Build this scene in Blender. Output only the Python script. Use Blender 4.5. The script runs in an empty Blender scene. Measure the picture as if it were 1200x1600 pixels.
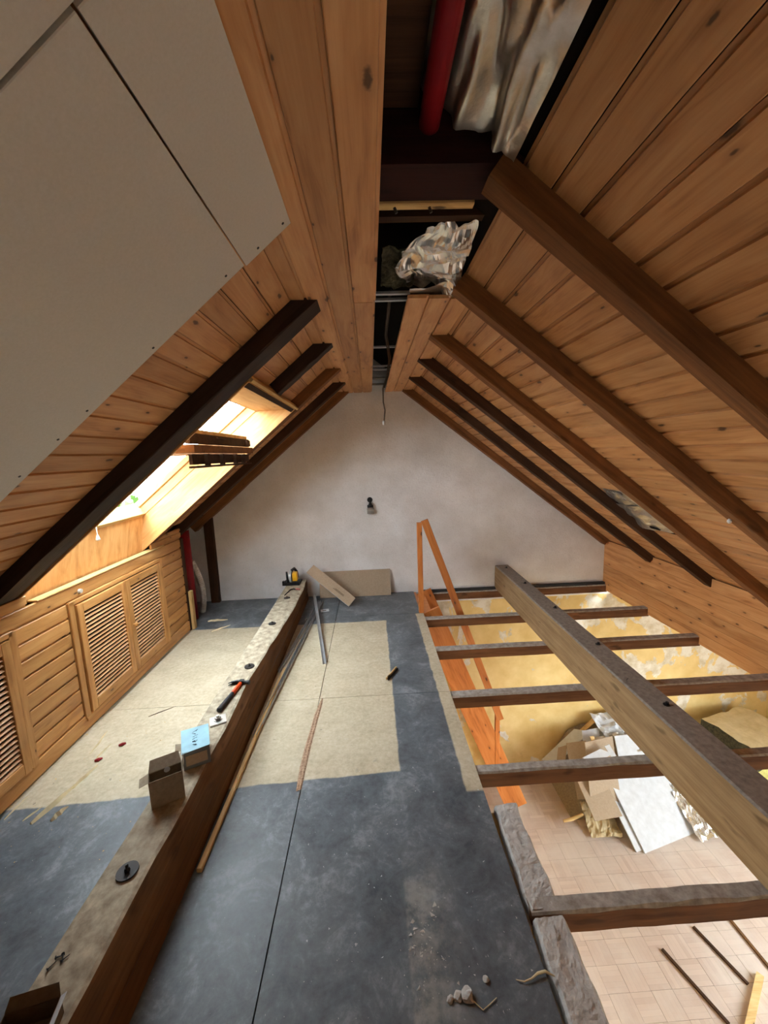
import bpy, bmesh, math, random
from mathutils import Matrix, Vector, noise as mnoise
rnd = random.Random(7)
sc = bpy.context.scene
COL = sc.collection
V = Vector

# ------------------------------------------------------------------ camera, sky, exposure
cd = bpy.data.cameras.new('camera'); cam = bpy.data.objects.new('camera', cd); COL.objects.link(cam)
cd.sensor_fit = 'HORIZONTAL'; cd.sensor_width = 36.0; cd.lens = 610.0 / 1200.0 * 36.0
cd.clip_start = 0.02; cd.clip_end = 200
YAW, PIT, ROL = 0.03051782051947545, 0.14751551974707083, -0.0378633352608624
fw = V((math.sin(YAW)*math.cos(PIT), math.cos(YAW)*math.cos(PIT), -math.sin(PIT)))
rt = V((math.cos(YAW), -math.sin(YAW), 0)); up = rt.cross(fw)
r2 = math.cos(ROL)*rt + math.sin(ROL)*up; u2 = -math.sin(ROL)*rt + math.cos(ROL)*up
M = Matrix((r2, u2, -fw)).transposed().to_4x4(); M.translation = V((0, 0, 1.7))
cam.matrix_world = M
sc.camera = cam

w = bpy.data.worlds.new('sky'); sc.world = w; w.use_nodes = True
bg = w.node_tree.nodes['Background']
bg.inputs[1].default_value = 18.0
_nt = w.node_tree; _tc = _nt.nodes.new('ShaderNodeTexCoord'); _sx = _nt.nodes.new('ShaderNodeSeparateXYZ'); _rp = _nt.nodes.new('ShaderNodeValToRGB')
_mr = _nt.nodes.new('ShaderNodeMapRange'); _mr.inputs[1].default_value = -.2; _mr.inputs[2].default_value = .3
_nt.links.new(_tc.outputs['Generated'], _sx.inputs[0]); _nt.links.new(_sx.outputs[2], _mr.inputs[0]); _nt.links.new(_mr.outputs[0], _rp.inputs[0]); _nt.links.new(_rp.outputs[0], bg.inputs[0])
_e = _rp.color_ramp.elements; _e[0].position = .25; _e[0].color = (.20, .20, .17, 1); _e[1].position = .5; _e[1].color = (.82, .92, 1.0, 1)   # ground below the horizon, overcast sky above

vs = sc.view_settings
sc.display_settings.display_device = 'sRGB'
vs.view_transform = 'Standard'; vs.look = 'None'; vs.gamma = 1; vs.use_curve_mapping = False
vs.exposure = 0.56
sc.cycles.max_bounces = 10; sc.cycles.diffuse_bounces = 7
sc.cycles.sample_clamp_indirect = 8

def portal(name, loc, zdir, sx, sy):
    l = bpy.data.lights.new(name, 'AREA'); l.shape = 'RECTANGLE'; l.size = sx; l.size_y = sy
    l.cycles.is_portal = True
    o = bpy.data.objects.new(name, l); COL.objects.link(o)
    o.rotation_euler = V(zdir).to_track_quat('-Z', 'Y').to_euler(); o.location = loc

# ------------------------------------------------------------------ helpers
WM = {}
def lin(c):
    f = lambda v: v/12.92 if v <= .04045 else ((v+.055)/1.055)**2.4
    return tuple(f(v/255.0) for v in c) + (1.0,)

def mesh(verts, faces, name='m', smooth=False):
    m = bpy.data.meshes.new(name); m.from_pydata([tuple(v) for v in verts], [], faces)
    bm = bmesh.new(); bm.from_mesh(m); bmesh.ops.recalc_face_normals(bm, faces=bm.faces); bm.to_mesh(m); bm.free()
    if smooth:
        for p in m.polygons: p.use_smooth = True
    return m

class MB:
    def __init__(s): s.v = []; s.f = []; s.mi = []
    def add(s, v, f, mi=0):
        b = len(s.v); s.v += [tuple(q) for q in v]; s.f += [tuple(i+b for i in q) for q in f]; s.mi += [mi]*len(f); return s
    def box(s, a, b, T=None, mi=0):
        x0, y0, z0 = a; x1, y1, z1 = b
        v = [V(q) for q in ((x0,y0,z0),(x1,y0,z0),(x1,y1,z0),(x0,y1,z0),(x0,y0,z1),(x1,y0,z1),(x1,y1,z1),(x0,y1,z1))]
        if T: v = [T @ q for q in v]
        return s.add(v, [(0,3,2,1),(4,5,6,7),(0,1,5,4),(1,2,6,5),(2,3,7,6),(3,0,4,7)], mi)
    def tube(s, pts, r, n=10, mi=0, cap=True):
        pts = [V(p) for p in pts]; rings = []
        for i, p in enumerate(pts):
            d = (pts[min(i+1, len(pts)-1)] - pts[max(i-1, 0)]).normalized()
            a = d.orthogonal().normalized() if i == 0 else (rings[-1][1] - d*rings[-1][1].dot(d)).normalized()
            b = d.cross(a); rr = r[i] if isinstance(r, (list, tuple)) else r
            rings.append(([p + rr*(math.cos(6.28318*k/n)*a + math.sin(6.28318*k/n)*b) for k in range(n)], a))
        v = [q for R in rings for q in R[0]]; f = []
        for i in range(len(pts)-1):
            for k in range(n): f.append((i*n+k, i*n+(k+1) % n, (i+1)*n+(k+1) % n, (i+1)*n+k))
        if cap: f += [tuple(range(n)), tuple((len(pts)-1)*n+k for k in range(n))]
        return s.add(v, f, mi)
    def disc(s, c, r, h, n=20, T=None, hole=0, mi=0):
        c = V(c); v = []; f = []
        for z in (0, h):
            for k in range(n):
                v.append(c + V((r*math.cos(6.28318*k/n), r*math.sin(6.28318*k/n), z)))
        if hole:
            for z in (0, h):
                for k in range(n): v.append(c + V((hole*math.cos(6.28318*k/n), hole*math.sin(6.28318*k/n), z)))
        for k in range(n):
            j = (k+1) % n; f.append((k, j, n+j, n+k))
            if hole:
                f += [(2*n+j, 2*n+k, 3*n+k, 3*n+j), (n+k, n+j, 3*n+j, 3*n+k), (j, k, 2*n+k, 2*n+j)]
        if not hole: f += [tuple(range(n))[::-1], tuple(range(n, 2*n))]
        if T: v = [T @ q for q in v]
        return s.add(v, f, mi)
    def prism(s, prof, L, T=None, mi=0):            # profile in local y,z extruded along x
        n = len(prof); v = [V((0, y, z)) for y, z in prof] + [V((L, y, z)) for y, z in prof]
        if T: v = [T @ q for q in v]
        f = [(k, (k+1) % n, n+(k+1) % n, n+k) for k in range(n)] + [tuple(range(n))[::-1], tuple(range(n, 2*n))]
        return s.add(v, f, mi)
    def mesh(s, smooth=False):
        m = mesh(s.v, s.f, 'm', smooth)
        if any(s.mi):
            for p, i in zip(m.polygons, s.mi): p.material_index = i
        return m

def frame(o, xd, yd):
    x = V(xd).normalized(); y = V(yd); y = (y - x*x.dot(y)).normalized(); z = x.cross(y)
    m = Matrix((x, y, z)).transposed().to_4x4(); m.translation = V(o); return m

def obj(name, m, mat=None, W=None, parent=None, **kw):
    if isinstance(m, MB): m = m.mesh()
    o = bpy.data.objects.new(name, m); COL.objects.link(o)
    W = W or Matrix(); WM[o] = W
    if parent is not None:
        o.parent = parent; o.matrix_basis = WM[parent].inverted() @ W
    else: o.matrix_basis = W
    if m is not None and mat is not None:
        mats = mat if isinstance(mat, (list, tuple)) else [mat]
        if not m.materials:
            for q in mats: m.materials.append(q)
    for k, v in kw.items(): o[k] = v
    return o

def wobj(name, mb, mat, parent=None, **kw):         # mesh given in world coordinates; origin moved to its base centre
    m = mb.mesh() if isinstance(mb, MB) else mb
    xs = [v.co for v in m.vertices]
    c = V(((min(q.x for q in xs)+max(q.x for q in xs))/2, (min(q.y for q in xs)+max(q.y for q in xs))/2, min(q.z for q in xs)))
    m.transform(Matrix.Translation(-c))
    return obj(name, m, mat, Matrix.Translation(c), parent, **kw)

def thing(name, label, cat, loc=(0,0,0), group=None, W=None):
    o = obj(name, None, None, W or Matrix.Translation(V(loc)), None, label=label, category=cat)
    o.empty_display_size = .05
    if group: o['group'] = group
    return o

_pc = {}
def plank_mesh(L, w_, t, c=.003, step=0.0, mat=None):
    k = (round(L, 3), round(w_, 4), round(t, 4), c, step, mat.name if mat else '')
    if k not in _pc:
        if step: prof = [(0, .009), (step, .009), (step+.002, 0.0), (w_-.003, 0.0), (w_, .003), (w_, t), (0, t)]
        else: prof = [(c, 0), (w_-c, 0), (w_, c), (w_, t-c), (w_-c, t), (c, t), (0, t-c), (0, c)]
        _pc[k] = MB().prism(prof, L).mesh()
        if mat: _pc[k].materials.append(mat)
    return _pc[k]
def plank(name, L, w_, t, mat, W, parent=None, c=.003, step=0.0, **kw):
    return obj(name, plank_mesh(L, w_, t, c, step, mat), None, W, parent, **kw)
def slab3(p0, p1, p2, t, mb=None, n=1, bend=0.0):   # sheet from three corners, thickness t below
    mb = mb or MB(); p0, p1, p2 = V(p0), V(p1), V(p2); a = p1-p0; b = p2-p0; nn = a.cross(b).normalized()
    if nn.z < 0: nn = -nn
    v = [p0, p1, p1+b, p2]; v = v + [q - nn*t for q in v]
    return mb.add(v, [(0,1,2,3),(7,6,5,4),(0,4,5,1),(1,5,6,2),(2,6,7,3),(3,7,4,0)])

def grid_sheet(fn, nu, nv, t=0.0):
    v = []; f = []
    for i in range(nu+1):
        for j in range(nv+1): v.append(V(fn(i/nu, j/nv)))
    for i in range(nu):
        for j in range(nv): f.append((i*(nv+1)+j, (i+1)*(nv+1)+j, (i+1)*(nv+1)+j+1, i*(nv+1)+j+1))
    return v, f

# ------------------------------------------------------------------ materials
class NT:
    def __init__(s, name):
        s.m = bpy.data.materials.new(name); s.m.use_nodes = True; s.t = s.m.node_tree
        s.b = s.t.nodes['Principled BSDF']; s.N = s.t.nodes
    def put(s, sock, v):
        if isinstance(v, bpy.types.NodeSocket): s.t.links.new(v, sock)
        elif hasattr(sock.default_value, '__len__'):
            n = len(sock.default_value); v = tuple(v) if hasattr(v, '__len__') else (v,)*n
            sock.default_value = v[:n] if len(v) >= n else v + (1,)*(n-len(v))
        else: sock.default_value = v
    def n(s, typ, props=None, **ins):
        k = s.N.new(typ)
        for a, b in (props or {}).items(): setattr(k, a, b)
        for a, b in ins.items():
            s.put(k.inputs[int(a[1:])] if a[0] == 'i' and a[1:].isdigit() else k.inputs[a.replace('_', ' ')], b)
        return k
    def math(s, op, a, b=0.0, c=0.0, clamp=False):
        return s.n('ShaderNodeMath', {'operation': op, 'use_clamp': clamp}, i0=a, i1=b, i2=c).outputs[0]
    def mix(s, f, a, b, mode='MIX'):
        k = s.n('ShaderNodeMix', {'data_type': 'RGBA', 'blend_type': mode})
        s.put(k.inputs[0], f); s.put(k.inputs[6], a); s.put(k.inputs[7], b); return k.outputs[2]
    def pos(s): return s.n('ShaderNodeNewGeometry').outputs['Position']
    def obc(s, spread=(11.0, 7.0, 3.0)):
        tc = s.n('ShaderNodeTexCoord').outputs['Object']; r = s.n('ShaderNodeObjectInfo').outputs['Random']
        o = s.n('ShaderNodeVectorMath', {'operation': 'SCALE'}, i0=spread); s.put(o.inputs['Scale'], r)
        return s.n('ShaderNodeVectorMath', {'operation': 'ADD'}, i0=tc, i1=o.outputs[0]).outputs[0], r
    def mul(s, v, k): return s.n('ShaderNodeVectorMath', {'operation': 'MULTIPLY'}, i0=v, i1=k).outputs[0]
    def noise(s, v, scale, detail=3, rough=.55, dist=0.0):
        return s.n('ShaderNodeTexNoise', None, Vector=v, Scale=scale, Detail=detail, Roughness=rough, Distortion=dist).outputs[0]
    def ramp(s, f, *stops):
        k = s.N.new('ShaderNodeValToRGB'); s.put(k.inputs[0], f); e = k.color_ramp.elements
        while len(e) < len(stops): e.new(.5)
        for q, (p, c) in zip(e, stops):
            q.position = p; q.color = c if hasattr(c, '__len__') else (c, c, c, 1)
        return k.outputs[0]
    def step(s, v, a, b):
        return s.n('ShaderNodeMapRange', {'interpolation_type': 'SMOOTHSTEP'}, i0=v, i1=a, i2=b, i3=0.0, i4=1.0).outputs[0]
    def sep(s, v): return s.n('ShaderNodeSeparateXYZ', None, i0=v).outputs
    def bump(s, h, strength=.3, dist=.01):
        s.put(s.b.inputs['Normal'], s.n('ShaderNodeBump', None, Strength=strength, Distance=dist, Height=h).outputs[0])
    def done(s, col, rough=.6, metal=0.0, spec=None):
        s.put(s.b.inputs['Base Color'], col); s.put(s.b.inputs['Roughness'], rough); s.put(s.b.inputs['Metallic'], metal)
        if spec is not None: s.b.inputs['Specular IOR Level'].default_value = spec
        return s.m

def pine(name, light, mid, dark, rough=.5, knots=.55, spec=.35, streak=1.0):
    s = NT(name); v, r = s.obc()
    wv = s.n('ShaderNodeVectorMath', {'operation': 'ADD'}, i0=s.mul(v, (.9, 11, 11)),
             i1=s.mul(s.n('ShaderNodeTexNoise', None, Vector=s.mul(v, (2.2, 5, 5)), Scale=1.0, Detail=2.0).outputs[1], (.6, 1.6, 1.6))).outputs[0]
    rings = s.noise(wv, 1.6, 3, .6, .3)
    fine = s.noise(s.mul(v, (3, 130, 130)), 1.0, 2, .6)
    f = s.math('ADD', s.math('MULTIPLY', rings, .75*streak), s.math('MULTIPLY', fine, .25))
    col = s.ramp(f, (.28, lin(dark)), (.46, lin(mid)), (.66, lin(light)))
    vo = s.n('ShaderNodeTexVoronoi', {'voronoi_dimensions': '2D'}, Vector=s.mul(v, (4.2, 10.5, 1)), Scale=1.0, Randomness=.9)
    ch = s.step(s.sep(vo.outputs['Color'])[0], 1-knots-.01, 1-knots+.01)
    d = s.math('ADD', s.math('DIVIDE', vo.outputs['Distance'], s.math('ADD', .35, s.math('MULTIPLY', s.sep(vo.outputs['Color'])[1], .75))), s.math('MULTIPLY', s.noise(v, 60, 2), .10))
    km = s.math('MULTIPLY', s.math('SUBTRACT', 1.0, s.step(d, .10, .17)), ch)
    halo = s.math('MULTIPLY', s.math('SUBTRACT', 1.0, s.step(d, .10, .42)), ch)
    col = s.mix(s.math('MULTIPLY', halo, .4), col, lin(dark))
    col = s.mix(s.math('MULTIPLY', km, .85), col, lin(tuple(c*.45 for c in dark)))
    tone = s.math('ADD', .86, s.math('MULTIPLY', r, .26))
    k = s.n('ShaderNodeHueSaturation', None, Value=tone, Color=col).outputs[0]
    s.bump(f, .15, .002)
    return s.done(k, rough, 0, spec)

def sawn(name, light, dark, rough=.8, dust=None, stain=.5):
    s = NT(name); v, r = s.obc()
    a = s.noise(s.mul(v, (1.2, 22, 22)), 1.5, 5, .65, .5); b = s.noise(s.mul(v, (3, 6, 6)), 1.2, 4, .6)
    col = s.ramp(s.math('ADD', s.math('MULTIPLY', a, .65), s.math('MULTIPLY', b, .35)), (.3, lin(dark)), (.68, lin(light)))
    st = s.step(s.noise(s.mul(v, (5, 14, 14)), 1.0, 2), .62, .74)
    col = s.mix(s.math('MULTIPLY', st, stain), col, lin(tuple(c*.5 for c in dark)))
    if dust:
        dm = s.step(s.noise(v, 9, 6, .7), .38, .6); col = s.mix(s.math('MULTIPLY', dm, .8), col, lin(dust))
    s.bump(a, .4, .004)
    return s.done(col, rough, 0, .2)

def speckle(name, c1, c2, scale=30, rough=.8, bump=.2, metal=0.0, dist=.004, spec=.3, world=False):
    s = NT(name); v = s.pos() if world else s.obc()[0]
    f = s.noise(v, scale, 5, .65)
    if bump: s.bump(f, bump, dist)
    return s.done(s.ramp(f, (.3, lin(c1)), (.7, lin(c2))), rough, metal, spec)

def plain(name, c, rough=.5, metal=0.0, spec=.4):
    s = NT(name); v, r = s.obc(); f = s.noise(v, 14, 3)
    return s.done(s.ramp(f, (.3, lin(tuple(q*.88 for q in c))), (.7, lin(c))), rough, metal, spec)

m_clad = pine('pine_cladding', (206,156,106), (190,136,86), (150,98,56), .5, .3)
m_knee = pine('pine_panelling', (208,158,98), (192,138,78), (146,96,50), .4, .3)
m_slat = pine('pine_slat', (226,182,138), (212,166,120), (170,122,80), .4, .05)
m_ply = pine('plywood_reveal', (218,168,108), (202,148,86), (162,108,56), .55, .1, .3, 1.15)
m_orange = pine('varnished_spruce', (210,134,72), (194,116,56), (146,80,34), .35, .35)
m_rawpine = pine('raw_pine', (226,196,140), (208,172,112), (160,118,66), .7, .2)
m_splint = plain('fresh_split_wood', (238,222,178), .7)
m_rafl = sawn('dark_stained_timber', (66,50,40), (30,22,18), .65)
m_rafr = sawn('brown_stained_timber', (146,98,58), (86,54,30), .7)
m_rafdk = sawn('old_brown_timber', (82,54,34), (40,25,16), .75)
m_beam = sawn('sawn_beam_timber', (176,150,114), (128,102,72), .85)
m_beaml = sawn('sawn_beam_dark', (128,92,58), (78,50,28), .85)
m_btop = speckle('dusty_beam_top', (128,116,98), (196,184,160), 22, .9, .35)
m_btopr = speckle('grey_dusty_beam_top', (122,114,106), (158,149,138), 40, .95, .3)
m_joist = sawn('joist_timber', (124,84,54), (72,44,26), .8)
m_jtop = speckle('plaster_dusted_top', (136,127,116), (190,184,176), 26, .95, .3)
m_pb = speckle('plasterboard_face', (200,196,186), (208,204,196), 160, .85, .05)
m_pbtan = speckle('plasterboard_tan', (168,148,124), (182,162,138), 60, .85, .05)
m_pbwhite = speckle('plasterboard_white', (192,194,196), (208,211,214), 14, .8, .05)
m_pbcore = plain('gypsum_core', (226,222,212), .9)
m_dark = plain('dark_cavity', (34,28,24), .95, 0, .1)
m_black = plain('black_plastic', (24,24,26), .45)
m_steel = plain('steel', (96,92,88), .42, .8)
m_oldsteel = plain('old_steel', (58,54,52), .6, .4)
m_zinc = plain('zinc_plate', (190,188,182), .38, .75)
m_alu = plain('aluminium_profile', (196,200,202), .4, .5)
m_red = plain('red_duct', (150,18,30), .45)
m_white = plain('white_plastic', (232,230,224), .4)
m_wire = plain('cable_sheath', (70,56,44), .6)
m_card = speckle('grey_cardboard', (132,118,98), (156,142,120), 50, .85, .05)
m_cardin = speckle('dark_cardboard', (96,80,62), (112,96,76), 50, .85, .05)
m_blue = plain('pale_blue_label', (150,206,226), .5)
m_boxgrey = plain('printed_grey_carton', (120,124,126), .6)
m_ink = plain('pen_ink', (40,50,80), .7)
m_orange_p = plain('orange_grip', (236,84,30), .45)
m_rubber = plain('black_rubber', (44,44,46), .7)
m_yellow = plain('yellow_housing', (242,178,26), .4)
m_mortar = speckle('mortar', (172,168,162), (212,208,201), 24, .95, .8, 0, .012)
m_foil = speckle('aluminium_foil', (216,212,206), (232,230,226), 10, .26, .0, .88, .01)
m_foildirty = speckle('dusty_foil', (186,178,166), (226,222,214), 10, .3, .4, .85, .012)
m_wool = speckle('mineral_wool', (190,180,90), (228,222,150), 50, 1, .9, 0, .02)
m_wooldk = speckle('sooty_wool', (40,38,30), (96,92,70), 40, 1, .9, 0, .02)
m_kraft = speckle('kraft_facing', (178,158,118), (206,188,150), 9, .6, .3, 0, .02)
m_chipb = speckle('bare_chipboard', (120,92,72), (196,164,136), 90, .95, .7)
m_leaf = plain('leaf_green', (62,92,30), .6)
m_bark = plain('bark', (80,62,46), .9)
m_concrete = speckle('grey_render', (92,86,76), (120,112,100), 18, .95, .4)

def gable_mat():
    s = NT('white_rough_plaster'); p = s.pos()
    g = s.noise(p, 55, 4, .6); big = s.noise(p, 2.2, 4, .6); sp = s.step(s.noise(p, 120, 2), .68, .74)
    col = s.ramp(big, (.3, lin((214,211,208))), (.7, lin((238,238,238))))
    col = s.mix(s.math('MULTIPLY', s.step(g, .54, .66), .14), col, lin((150,140,130)))
    col = s.mix(s.math('MULTIPLY', sp, .25), col, lin((120,105,90)))
    s.bump(s.math('ADD', g, s.math('MULTIPLY', s.noise(p, 24, 3), .8)), .5, .006)
    return s.done(col, .9, 0, .2)
m_gable = gable_mat()

def floor_mat():
    s = NT('worn_painted_chipboard'); p = s.pos(); x, y, z = s.sep(p)
    wob = s.math('MULTIPLY', s.math('SUBTRACT', s.noise(p, 7, 4), .5), .03)
    xe = s.math('ADD', x, wob); ye = s.math('ADD', y, wob)
    ylo = s.math('ADD', 1.88, s.math('MULTIPLY', x, .05))
    dy = s.math('SUBTRACT', ye, ylo)
    A = s.math('MULTIPLY', s.step(dy, -.006, .006), s.math('SUBTRACT', 1.0, s.step(ye, 3.815, 3.83)))
    A = s.math('MULTIPLY', A, s.math('SUBTRACT', 1.0, s.step(xe, .088, .1)))
    B = s.math('MULTIPLY', s.step(xe, .412, .424), s.math('MULTIPLY', s.step(y, 1.72, 1.74), s.math('SUBTRACT', 1.0, s.step(y, 3.95, 3.97))))
    bare = s.math('MAXIMUM', A, B)
    bare = s.math('SUBTRACT', bare, s.math('MULTIPLY', s.step(s.noise(p, 16, 4), .66, .75), .25), clamp=True)
    cl = s.noise(p, 4.5, 6, .68, .6); fi = s.noise(p, 38, 4, .7); wisp = s.noise(s.mul(p, (1, 1, 1)), 12, 5, .7, 2.2)
    gf = s.math('ADD', s.math('MULTIPLY', cl, .6), s.math('ADD', s.math('MULTIPLY', fi, .2), s.math('MULTIPLY', wisp, .2)))
    grey = s.ramp(gf, (.33, lin((62,68,74))), (.52, lin((100,107,112))), (.68, lin((150,156,160))))
    beige = s.ramp(s.math('ADD', s.math('MULTIPLY', cl, .5), s.math('MULTIPLY', fi, .5)), (.3, lin((164,150,122))), (.55, lin((196,184,158))), (.75, lin((214,206,186))))
    spots = s.step(s.noise(p, 30, 3, .6), .69, .73)
    beige = s.mix(s.math('MULTIPLY', spots, .55), beige, lin((110,100,90)))
    col = s.mix(bare, grey, beige)
    dx = s.math('MULTIPLY', s.step(x, .055, .07), s.math('SUBTRACT', 1.0, s.step(x, .10, .30)))
    dd = s.math('MULTIPLY', dx, s.math('MULTIPLY', s.step(y, .8, .95), s.math('SUBTRACT', 1.0, s.step(y, 1.2, 1.5))))
    dd = s.math('MULTIPLY', dd, s.step(s.noise(p, 9, 5, .7), .36, .62))
    col = s.mix(s.math('MULTIPLY', dd, .55), col, lin((176,172,162)))
    fl = s.step(s.noise(p, 85, 2, .5), .735, .765)
    col = s.mix(s.math('MULTIPLY', fl, .6), col, lin((206,204,196)))
    s.bump(s.math('ADD', fi, cl), .12, .003)
    return s.done(col, s.math('ADD', .42, s.math('MULTIPLY', bare, .35)), 0, .35)
m_floor = floor_mat()

def parquet_mat():
    s = NT('dusty_mosaic_parquet'); tc = s.n('ShaderNodeTexCoord').outputs['Object']; r = s.n('ShaderNodeObjectInfo').outputs['Random']; p = s.pos()
    x, y, z = s.sep(tc)
    k = s.math('FLOOR', s.math('MULTIPLY', y, 1/.034)); h = s.math('FRACT', s.math('MULTIPLY', s.math('SINE', s.math('ADD', s.math('MULTIPLY', k, 12.9), s.math('MULTIPLY', r, 91.0))), 437.5))
    col = s.mix(h, lin((176,148,130)), lin((198,174,156)))
    gr = s.math('ABSOLUTE', s.math('SUBTRACT', s.math('FRACT', s.math('MULTIPLY', y, 1/.034)), .5))
    col = s.mix(s.math('MULTIPLY', s.step(gr, .44, .5), .3), col, lin((110,88,76)))
    d = s.step(s.noise(p, 1.8, 6, .65), .35, .68)
    col = s.mix(s.math('ADD', .3, s.math('MULTIPLY', d, .5)), col, lin((210,199,188)))
    return s.done(col, .6, 0, .35)
m_parq = parquet_mat()

def yellow_mat():
    s = NT('peeling_yellow_paint'); p = s.pos(); x, y, z = s.sep(p)
    n1 = s.noise(s.mul(p, (1, 1, .75)), 2.4, 6, .62, .4)
    bias = s.math('MULTIPLY', s.step(z, -1.6, -.1), .095)
    bias = s.math('ADD', bias, s.math('MULTIPLY', s.step(x, 1.9, 3.4), .05))
    pl = s.step(s.math('ADD', n1, bias), .60, .615)
    n2 = s.noise(p, 9, 4, .6)
    y_ = s.ramp(s.noise(p, 3, 4, .6), (.3, lin((214,180,112))), (.7, lin((236,210,148))))
    wht = s.ramp(n2, (.3, lin((196,178,142))), (.6, lin((228,220,204))))
    col = s.mix(pl, y_, wht)
    br = s.math('MULTIPLY', s.step(s.noise(p, 5, 4, .65), .62, .72), s.math('SUBTRACT', 1.0, s.step(z, -2.5, -1.5)))
    col = s.mix(s.math('MULTIPLY', br, .4), col, lin((150,110,60)))
    s.bump(s.math('ADD', pl, s.math('MULTIPLY', n2, .3)), .3, .004)
    return s.done(col, .8, 0, .25)
m_yellow_wall = yellow_mat()

def glass_mat():
    s = NT('window_glass')
    s.b.inputs['Transmission Weight'].default_value = 1.0; s.b.inputs['IOR'].default_value = 1.45
    return s.done((.95, .98, .97, 1), .02)
m_glass = glass_mat()

# ------------------------------------------------------------------ dimensions of the attic
ZC = 2.405; XL = -.21; XR = .40; D = 4.635; YB = -1.6; XK = -1.9; XW = 2.88; ZLOW = -2.55
kl = math.hypot(1, .818); kr = math.hypot(1, .786)
dL = V((-1/kl, 0, -.818/kl)); nL = V((-.818/kl, 0, 1/kl)); dR = V((1/kr, 0, -.786/kr)); nR = V((.786/kr, 0, 1/kr))
def PL(s_, off=0.0, y=0.0): return V((XL, y, ZC)) + dL*s_ + nL*off
def PR(s_, off=0.0, y=0.0): return V((XR, y, ZC)) + dR*s_ + nR*off
CO = .075                                           # cladding face above the rafter undersides
WY0, WY1 = 2.09, 3.31                               # roof window opening

# ------------------------------------------------------------------ floors
fl = thing('floor', 'attic floor', 'floor', (0, 0, 0)); del fl['label']; del fl['category']; fl['kind'] = 'structure'
g = .0025
for (x0, x1, y0, y1) in ((-2.34, -.43, YB, .35), (-2.34, -.43, .35, 2.565), (-2.34, -.43, 2.565, D), (-.43, .505, YB, .35), (-.43, .505, .35, 2.565), (-.43, .505, 2.565, 3.965)):
    wobj('floor_panel', MB().box((x0+g, y0+g*.7, -.008), (x1-g, y1-g*.7, 0)), m_floor, fl)
wobj('floor_panel', MB().box((-.43+g, 3.967, -.008), (.47, D, 0)), m_floor, fl)
wobj('lower_ceiling_slab', MB().box((-2.36, YB, -.15), (.50, D, -.13)), m_dark, fl)  # unseen ceiling slab of the room below, added to block light
mb = MB()                                           # torn chipboard along the open joint
pts = [(-.438,1.80,.014),(-.442,1.95,.017),(-.44,2.10,.020),(-.432,2.25,.017),(-.425,2.40,.016),(-.415,2.5,.012),(-.41,2.56,.004)]
v = []; f = []
for i, (x, y, h) in enumerate(pts):
    for dx, z in ((-h, .0005), (-h*.6, .004), (0, .0025), (h*.5, .005), (h, .0005)):
        v.append((x+dx+rnd.uniform(-.002, .002), y+rnd.uniform(-.01, .01), z))
for i in range(len(pts)-1):
    for k in range(4): f.append((i*5+k, i*5+k+1, i*5+k+6, i*5+k+5))
wobj('torn_chipboard', MB().add(v, f), m_chipb, fl)

lf = wobj('floor', MB().box((.3, YB, ZLOW-.06), (5.3, D+.05, ZLOW-.012)), m_parq, kind='structure')
T = .17; nt = 0
tile = MB().prism([(.0008, 0), (T-.0008, 0), (T-.0008, .011), (T-.002, .012), (.002, .012), (.0008, .011)], T-.001).mesh(); tile.materials.append(m_parq)
for i in range(17):
    for j in range(17):
        x = .67+i*T; y = 1.73+j*T
        Wm = Matrix.Translation((x, y, ZLOW-.012)) if (i+j) % 2 == 0 else Matrix.Translation((x+T, y, ZLOW-.012)) @ Matrix.Rotation(math.pi/2, 4, 'Z')
        obj('parquet_block', tile, None, Wm, lf); nt += 1

# ------------------------------------------------------------------ walls
gp = []
def top(x):                                          # underside profile of the roof at the gable
    return min(2.95, ZC + .818*(x-XL) + .12*kl, ZC - .786*(x-XR) + .12*kr)
mb = MB(); xs = [-2.4, -1.9, -1.2, -.6, -.1, .1, .3, .8, 1.6, 2.4, XW+.12, 3.3]
v = [(x, D, -.15) for x in xs] + [(x, D, top(x)) for x in xs]; n = len(xs)
f = [(i, i+1, n+i+1, n+i) for i in range(n-1)]
v2 = [(a, D+.2, c) for a, b, c in v]; f2 = [tuple(q+2*n for q in k[::-1]) for k in f]
mb.add(v+v2, f+f2); wg = wobj('wall_far', mb, m_gable, kind='structure')
wobj('wall_far', MB().box((.2, D, ZLOW-.05), (5.3, D+.15, -.152)), m_yellow_wall, kind='structure')
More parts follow.
